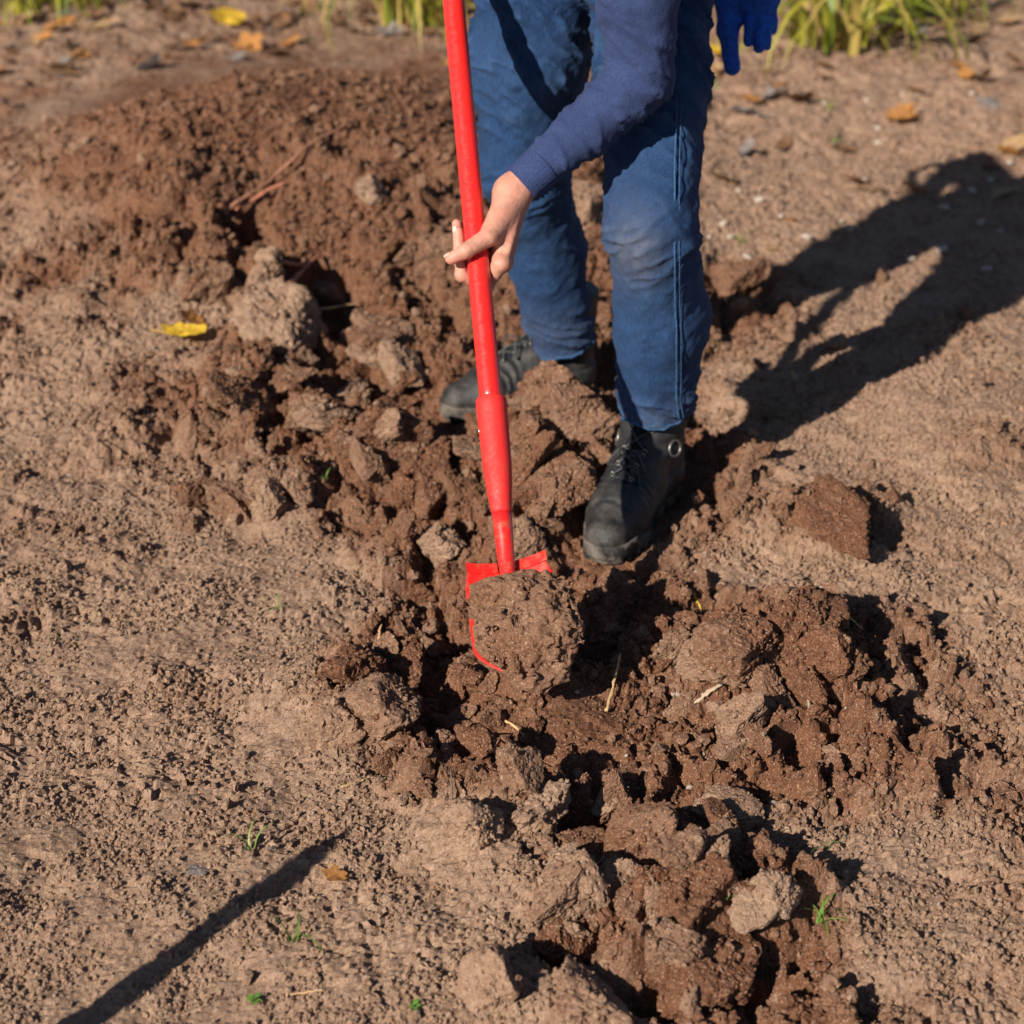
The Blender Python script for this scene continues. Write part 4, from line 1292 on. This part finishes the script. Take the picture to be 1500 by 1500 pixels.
# pale pebbles and bits
def pebble_mesh(seed):
    V, F = ico(3)
    r = 1 + .22 * fbm3(V * 1.3 + seed, seed, 3)
    return np_mesh('pebble', V * r[:, None] * np.array([1, .75, .55]), F)
M_PEB = simple('pale_stone', (.40, .33, .275), .8, .3, .3, 3, .001, 200)
PEBS = [pebble_mesh(k) for k in range(5)]
def pebble(u, v, s, label, group=None):
    x, y = Gh(u, v); o = link('pebble', random.choice(PEBS), M_PEB)
    o.location = (x, y, hz(x, y) + s * .25); o.scale = (s, s, s); o.rotation_euler = (random.uniform(-.4, .4), random.uniform(-.4, .4), random.uniform(0, 6.3))
    return tag(o, label, 'pebble', group)
pebble(990, 1036, .0085, 'round whitish pebble left of the bleached stick')
pebble(1046, 1268, .007, 'small whitish pebble beside the dry soil right of the trench')
pebble(1133, 1185, .0075, 'whitish pebble just beyond the cracked grey disc of earth')
pebble(1010, 1165, .006, 'small whitish pebble on the slope beyond the cracked grey disc')
for k in range(34):
    pebble(random.uniform(1020, 1480), random.uniform(130, 400), random.uniform(.006, .016), 'pale pebble on the dry ground behind the person', 'pale pebbles behind the person')
for k in range(40):
    u, v = random.uniform(760, 1250), random.uniform(680, 1250)
    x, y = G(u, v)
    if any(float(m[0]) > .02 for m, _ in foot_mask(np.array([x]), np.array([y]))): continue
    pebble(u, v, random.uniform(.002, .0045), 'tiny pale grit stone in the brown soil near the shovel', 'tiny pale stones near the shovel')

# ================================================================== FALLEN LEAVES
def leaf_mesh(seed, lobed, curl):
    r = np.random.default_rng(seed); n = 30
    th = np.linspace(0, 2 * np.pi, n, endpoint=False)
    if lobed: rad = .62 + .38 * np.abs(np.cos(2.5 * th)) ** .8 - .12 * np.cos(th)
    else: rad = 1 / np.sqrt((np.cos(th) / 1.) ** 2 + (np.sin(th) / .48) ** 2) * (1 + .06 * np.cos(th * 7 + seed))
    rad = rad * (1 + .06 * r.normal(size=n))
    V = [(0, 0, 0)]
    for k in (.35, .7, 1.):
        for t, q in zip(th, rad): V.append((k * q * math.cos(t), k * q * math.sin(t), 0))
    V = np.array(V)
    V[:, 2] = curl * (V[:, 1] ** 2 * 1.1 + .35 * V[:, 0] ** 2) + .10 * fbm2(V[:, 0] * 2 + seed, V[:, 1] * 2, seed, 2)
    F = [(0, 1 + i, 1 + (i + 1) % n) for i in range(n)]
    for k in range(2):
        for i in range(n):
            j = (i + 1) % n; F.append((1 + k * n + i, 1 + (k + 1) * n + i, 1 + (k + 1) * n + j, 1 + k * n + j))
    V2, F2 = tube([(-.1, 0, .02), (-.9, 0, .03), (-1.5, .1, .08)], [.03, .03, .02], 5)
    b0 = len(V); V = np.vstack([V, V2]); F += [tuple(q + b0 for q in f) for f in F2]
    return np_mesh('fallen_leaf', V, F)
def leaf_mat(name, c):
    m, nt, b = new_mat(name)
    tc = nd(nt, 'ShaderNodeTexCoord').outputs['Object']
    col = ramp(nt, noise_n(nt, tc, 3.5, 4), [(.3, tuple(q * .65 for q in c)), (.6, c)])
    col = mix(nt, ramp(nt, noise_n(nt, tc, 9, 4), [(.62, 0.), (.72, .7)]), col, (.14, .075, .035))
    nt.links.new(col, b.inputs['Base Color']); b.inputs['Roughness'].default_value = .6
    tr = nd(nt, 'ShaderNodeBsdfTranslucent'); nt.links.new(col, tr.inputs[0])
    mx = nd(nt, 'ShaderNodeMixShader'); mx.inputs[0].default_value = .25
    nt.links.new(b.outputs[0], mx.inputs[1]); nt.links.new(tr.outputs[0], mx.inputs[2])
    nt.links.new(mx.outputs[0], nt.nodes['Material Output'].inputs['Surface'])
    bump(nt, b, noise_n(nt, tc, 8, 4), .05, .5)
    return m
LM = {'yellow': leaf_mat('yellow_leaf', (.78, .50, .03)), 'orange': leaf_mat('orange_leaf', (.58, .26, .07)), 'brown': leaf_mat('brown_leaf', (.26, .135, .065)),
      'tan': leaf_mat('tan_leaf', (.46, .29, .15)), 'grey': leaf_mat('grey_leaf', (.30, .26, .24))}
LMESH = {}
for cname, m in LM.items():
    LMESH[cname] = []
    for k in range(4):
        me = leaf_mesh(k * 5 + len(LMESH) * 31, k % 2 == 0, (.35, .6, -.2, .8)[k]); me.materials.append(m); LMESH[cname].append(me)
def leaf(u, v, s, col, label, group=None, rot=None, k=None, lift=.004):
    x, y = Gh(u, v); o = link('fallen_leaf', LMESH[col][k] if k is not None else random.choice(LMESH[col]))
    o.location = (x, y, hz(x, y) + lift + s * .12); o.scale = (s, s, s)
    o.rotation_euler = rot or (random.uniform(-.5, .5), random.uniform(-.5, .5), random.uniform(0, 6.3))
    return tag(o, label, 'leaf', group)
leaf(335, 44, .062, 'yellow', 'large bright yellow leaf standing up in the litter beyond the mound', None, (1.0, .2, .4), 1, .03)
leaf(374, 42, .042, 'brown', 'curled brown leaf right beside the large yellow leaf', None, (.8, .3, 2.), 3, .02)
leaf(272, 502, .046, 'yellow', 'bright yellow leaf lying edge on near the far trench hump', None, (.25, .05, .15), 1, .01)
leaf(285, 478, .030, 'orange', 'small orange leaf behind the yellow leaf near the far trench hump', None, (.5, .2, 1.), 0, .01)
leaf(494, 1302, .017, 'orange', 'small lobed orange leaf on the trodden soil right of the stake shadow', None, (.15, .1, .6), 0, .002)
leaf(290, 1276, .018, 'grey', 'grey brown withered leaf on the trodden soil left of the stake shadow', None, (.2, .1, 2.6), 2, .002)
leaf(1160, 568, .022, 'tan', 'tan leaf standing in the sunlit gap between the leg shadows', None, (.9, .3, 1.2), 1, .014)
leaf(428, 545, .020, 'grey', 'pale grey leaf scrap beside the dark clods left of the far boot', None, (.5, .3, 1.7), 0, .01)
leaf(362, 752, .020, 'orange', 'rusty curled leaf scrap under the tall blunt clod', None, (.5, .1, .5), 3, .004)
leaf(1098, 152, .040, 'orange', 'orange leaf lying on the dry ground behind the near thigh', None, None, 1, .006)
leaf(1142, 138, .038, 'orange', 'golden orange leaf touching the other orange leaf behind the near thigh', None, None, 1, .006)
leaf(1048, 82, .042, 'yellow', 'dull yellow leaf on the ground just below the hanging gloves', None, (.4, .2, .2), 1, .012)
leaf(1046, 112, .042, 'orange', 'rust coloured leaf below the dull yellow leaf behind the thigh', None, None, 3, .006)
leaf(1205, 118, .04, 'tan', 'tan leaf at the foot of the grass clump beside the gloves', None, None, 1, .006)
leaf(1020, 168, .034, 'orange', 'ochre leaf close to the back edge of the near thigh', None, None, 1, .006)
leaf(1160, 330, .022, 'orange', 'little orange leaf on the dry ground above the wide leg shadow', None, None, 1, .004)
leaf(1130, 372, .018, 'tan', 'little tan leaf at the edge of the wide leg shadow', None, None, 1, .004)
for k in range(270):
    u = random.uniform(-60, 1560); v = -40 + (330 if u > 1000 else 160) * random.random() ** (1.9 if u > 1000 else 1.1)
    if 430 < u < 660 and v > 60: continue
    c = random.choice(['brown', 'brown', 'brown', 'tan', 'orange', 'orange', 'grey'])
    leaf(u, v, random.uniform(.026, .058), c, {'brown': 'brown', 'tan': 'tan', 'orange': 'rust orange', 'grey': 'grey'}[c] + ' dead leaf in the blurred litter round the grass clumps', 'dead ' + c + ' leaves in the far litter')

# ================================================================== GRASS
def grass_mat(name, c0, c1):
    m, nt, b = new_mat(name)
    tc = nd(nt, 'ShaderNodeTexCoord').outputs['Object']
    info = nd(nt, 'ShaderNodeObjectInfo').outputs['Random']
    col = mix(nt, info, c0, c1)
    col = mix(nt, ramp(nt, noise_n(nt, tc, 20, 3), [(.55, 0.), (.75, .5)]), col, c1)
    nt.links.new(col, b.inputs['Base Color']); b.inputs['Roughness'].default_value = .5
    tr = nd(nt, 'ShaderNodeBsdfTranslucent'); nt.links.new(col, tr.inputs[0])
    mx = nd(nt, 'ShaderNodeMixShader'); mx.inputs[0].default_value = .35
    nt.links.new(b.outputs[0], mx.inputs[1]); nt.links.new(tr.outputs[0], mx.inputs[2])
    nt.links.new(mx.outputs[0], nt.nodes['Material Output'].inputs['Surface'])
    return m
M_STRAP = grass_mat('strap_leaf', (.12, .20, .02), (.40, .36, .04))
M_SPROUT = grass_mat('young_grass', (.10, .26, .04), (.22, .32, .06))
def blade_mesh(L, w, bend, seed, nm='blade'):
    V = []; n = 9; r = random.Random(seed)
    tw = r.uniform(-.5, .5)
    for i in range(n):
        t = i / (n - 1); a = bend * t * t
        x = L * (math.sin(a) * t * .9); z = L * t * math.cos(a * .75)
        hw = w * .5 * (1 - t ** 2.5) + .0003
        for sg, dz in ((-1, 1), (0, 0), (1, 1)):
            V.append((x - sg * hw * math.sin(tw * t), sg * hw * math.cos(tw * t), z + dz * hw * .35))
    F = []
    for i in range(n - 1):
        for j in range(2): F.append((i * 3 + j, i * 3 + j + 1, i * 3 + 4 + j, i * 3 + 3 + j))
    return np_mesh(nm, V, F)
BLADES = [blade_mesh(random.uniform(.28, .46), random.uniform(.016, .026), random.uniform(1.1, 3.0), k) for k in range(16)]
M_DEADBL = grass_mat('withered_leaf', (.40, .27, .08), (.50, .40, .10))
for k, me in enumerate(BLADES): me.materials.append(M_DEADBL if k % 3 == 0 else M_STRAP)
def clump(u, v, n, spread, label, sc=1.):
    x, y = Gh(u, v); e = empty('grass_clump', (x, y, hz(x, y)))
    tag(e, label, 'grass', 'strap leaved clumps at the edge of the plot')
    for k in range(n):
        o = link('blade', random.choice(BLADES), None, e)
        a = random.uniform(0, 6.283); rr = spread * math.sqrt(random.random())
        o.location = (rr * math.cos(a), rr * math.sin(a), -.02); s = sc * random.uniform(.6, 1.1)
        o.scale = (s, s, s); o.rotation_euler = (random.uniform(-.2, .2), random.uniform(-.1, .3), a + random.uniform(-.8, .8))
    return e
clump(612, 36, 46, .12, 'yellow green strap leaved clump left of the shovel handle', 1.25)
clump(700, 2, 40, .10, 'yellowish strap leaved clump hidden behind the shovel handle', .8)
clump(1222, 66, 60, .16, 'green and yellow strap leaved clump right of the hanging gloves', 1.3)
clump(1330, 20, 50, .2, 'strap leaved clump farthest from the shovel handle beyond the gloves')
clump(80, 5, 80, .2, 'strap leaved clump beyond the mound left of the large yellow leaf', .9)
SB = [blade_mesh(random.uniform(.030, .055), .0030, random.uniform(.3, 1.4), 50 + k) for k in range(8)]
for me in SB: me.materials.append(M_SPROUT)
def oval_leaf():
    V, F = [], []
    for i in range(7):
        t = i / 6; w = .5 * math.sin(math.pi * min(1, t * .92 + .06)) ** .8
        for sg in (-1, 0, 1): V.append((t, sg * w * .62, .25 * t - .3 * t * t + abs(sg) * w * .18))
    F = [(i * 3 + j, i * 3 + j + 1, i * 3 + 4 + j, i * 3 + 3 + j) for i in range(6) for j in range(2)]
    return np_mesh('leaflet', V, F)
OVAL = oval_leaf(); OVAL.materials.append(M_SPROUT)
def sprout(u, v, n, sc, label, round_=False):
    x, y = Gh(u, v); e = empty('seedling' if round_ else 'grass_sprout', (x, y, hz(x, y)))
    tag(e, label, 'seedling' if round_ else 'grass')
    for k in range(n):
        a = 6.283 * k / n + random.uniform(-.5, .5)
        if round_:
            o = link('leaflet', OVAL, None, e); s = .012 * sc * random.uniform(.7, 1.1); o.location = (0, 0, .004 + .004 * (k % 2)); o.rotation_euler = (0, random.uniform(-.4, .1), a)
        else:
            o = link('blade', random.choice(SB), None, e); s = sc * random.uniform(.65, 1.1); o.location = (random.uniform(-.006, .006), random.uniform(-.006, .006), -.003); o.rotation_euler = (random.uniform(-.3, .3), random.uniform(0, .5), a)
        o.scale = (s, s, s)
    if round_:
        V, F = tube([(0, 0, -.004), (.001, 0, .004), (0, 0, .009)], .0009, 6); link('stem', np_mesh('stem', V, F), M_SPROUT, e)
    return e
sprout(408, 897, 4, .7, 'small green grass tuft alone on the flat trodden soil left of the blade')
sprout(430, 1388, 5, 1., 'upright grass sprout on the trodden soil below the stake shadow')
sprout(370, 1252, 4, .9, 'low grass sprout above the stake shadow')
sprout(1202, 1362, 7, 1.15, 'tallest grass sprout on the dry soil right of the trench')
sprout(1210, 1250, 3, .6, 'tiny grass sprout beyond the tallest grass sprout')
sprout(942, 1318, 3, .6, 'tiny grass sprout inside the broken trench')
sprout(478, 722, 4, .7, 'faint grass sprout in the hole beside the tall blunt clod')
sprout(706, 724, 4, .8, 'pale green tuft right behind the red shovel sleeve')
sprout(1060, 1352, 5, 1.1, 'bright green leafy seedling between the dark clods of the trench', True)
sprout(375, 1482, 5, 1.0, 'two tiered green seedling on the trodden soil below the stake shadow', True)
sprout(606, 1490, 5, .9, 'low green seedling near the pale dry clod at the trench mouth', True)
for k, (u, v, lb) in enumerate([(1222, 216, 'green weed tuft beside a white pebble behind the person'), (1050, 133, 'green weed tuft between the orange leaves behind the thigh'), (1218, 162, 'green weed tuft below the clump right of the gloves'), (1085, 358, 'thin green weed above the wide leg shadow'), (452, 66, 'green weed on the crest of the dark mound')]):
    sprout(u, v, 4, 1.2, lb)

# ================================================================== STAKE guessed and added out of view to cast the shadow on trodden soil
tipx, tipy = G(540, 1212); HST = .50
bx_ = tipx - math.sin(R(SUN_AZ)) * HST / math.tan(R(SUN_EL)); by_ = tipy - math.cos(R(SUN_AZ)) * HST / math.tan(R(SUN_EL))
pr = [(0, .0), (.004, .004), (.02, .010), (.05, .0190), (.09, .0195), (.13, .0150), (.17, .0140), (.22, .0165), (.28, .0185), (.36, .0195), (.56, .0200), (.66, .018)]
P = [(.003 * math.sin(q[0] * 20), .003 * math.cos(q[0] * 16), HST - q[0]) for q in pr]
V, F = tube(P, [max(q[1], .0015) for q in pr], 16)
st = link('added_stake', np_mesh('added_stake', V, F), simple('weathered_wood', (.26, .18, .11), .85, .2, .4, 60, .002, 200))
st.location = (bx_, by_, 0)
tag(st, 'weathered wooden stake added out of view to cast the long shadow on the trodden soil', 'stake')
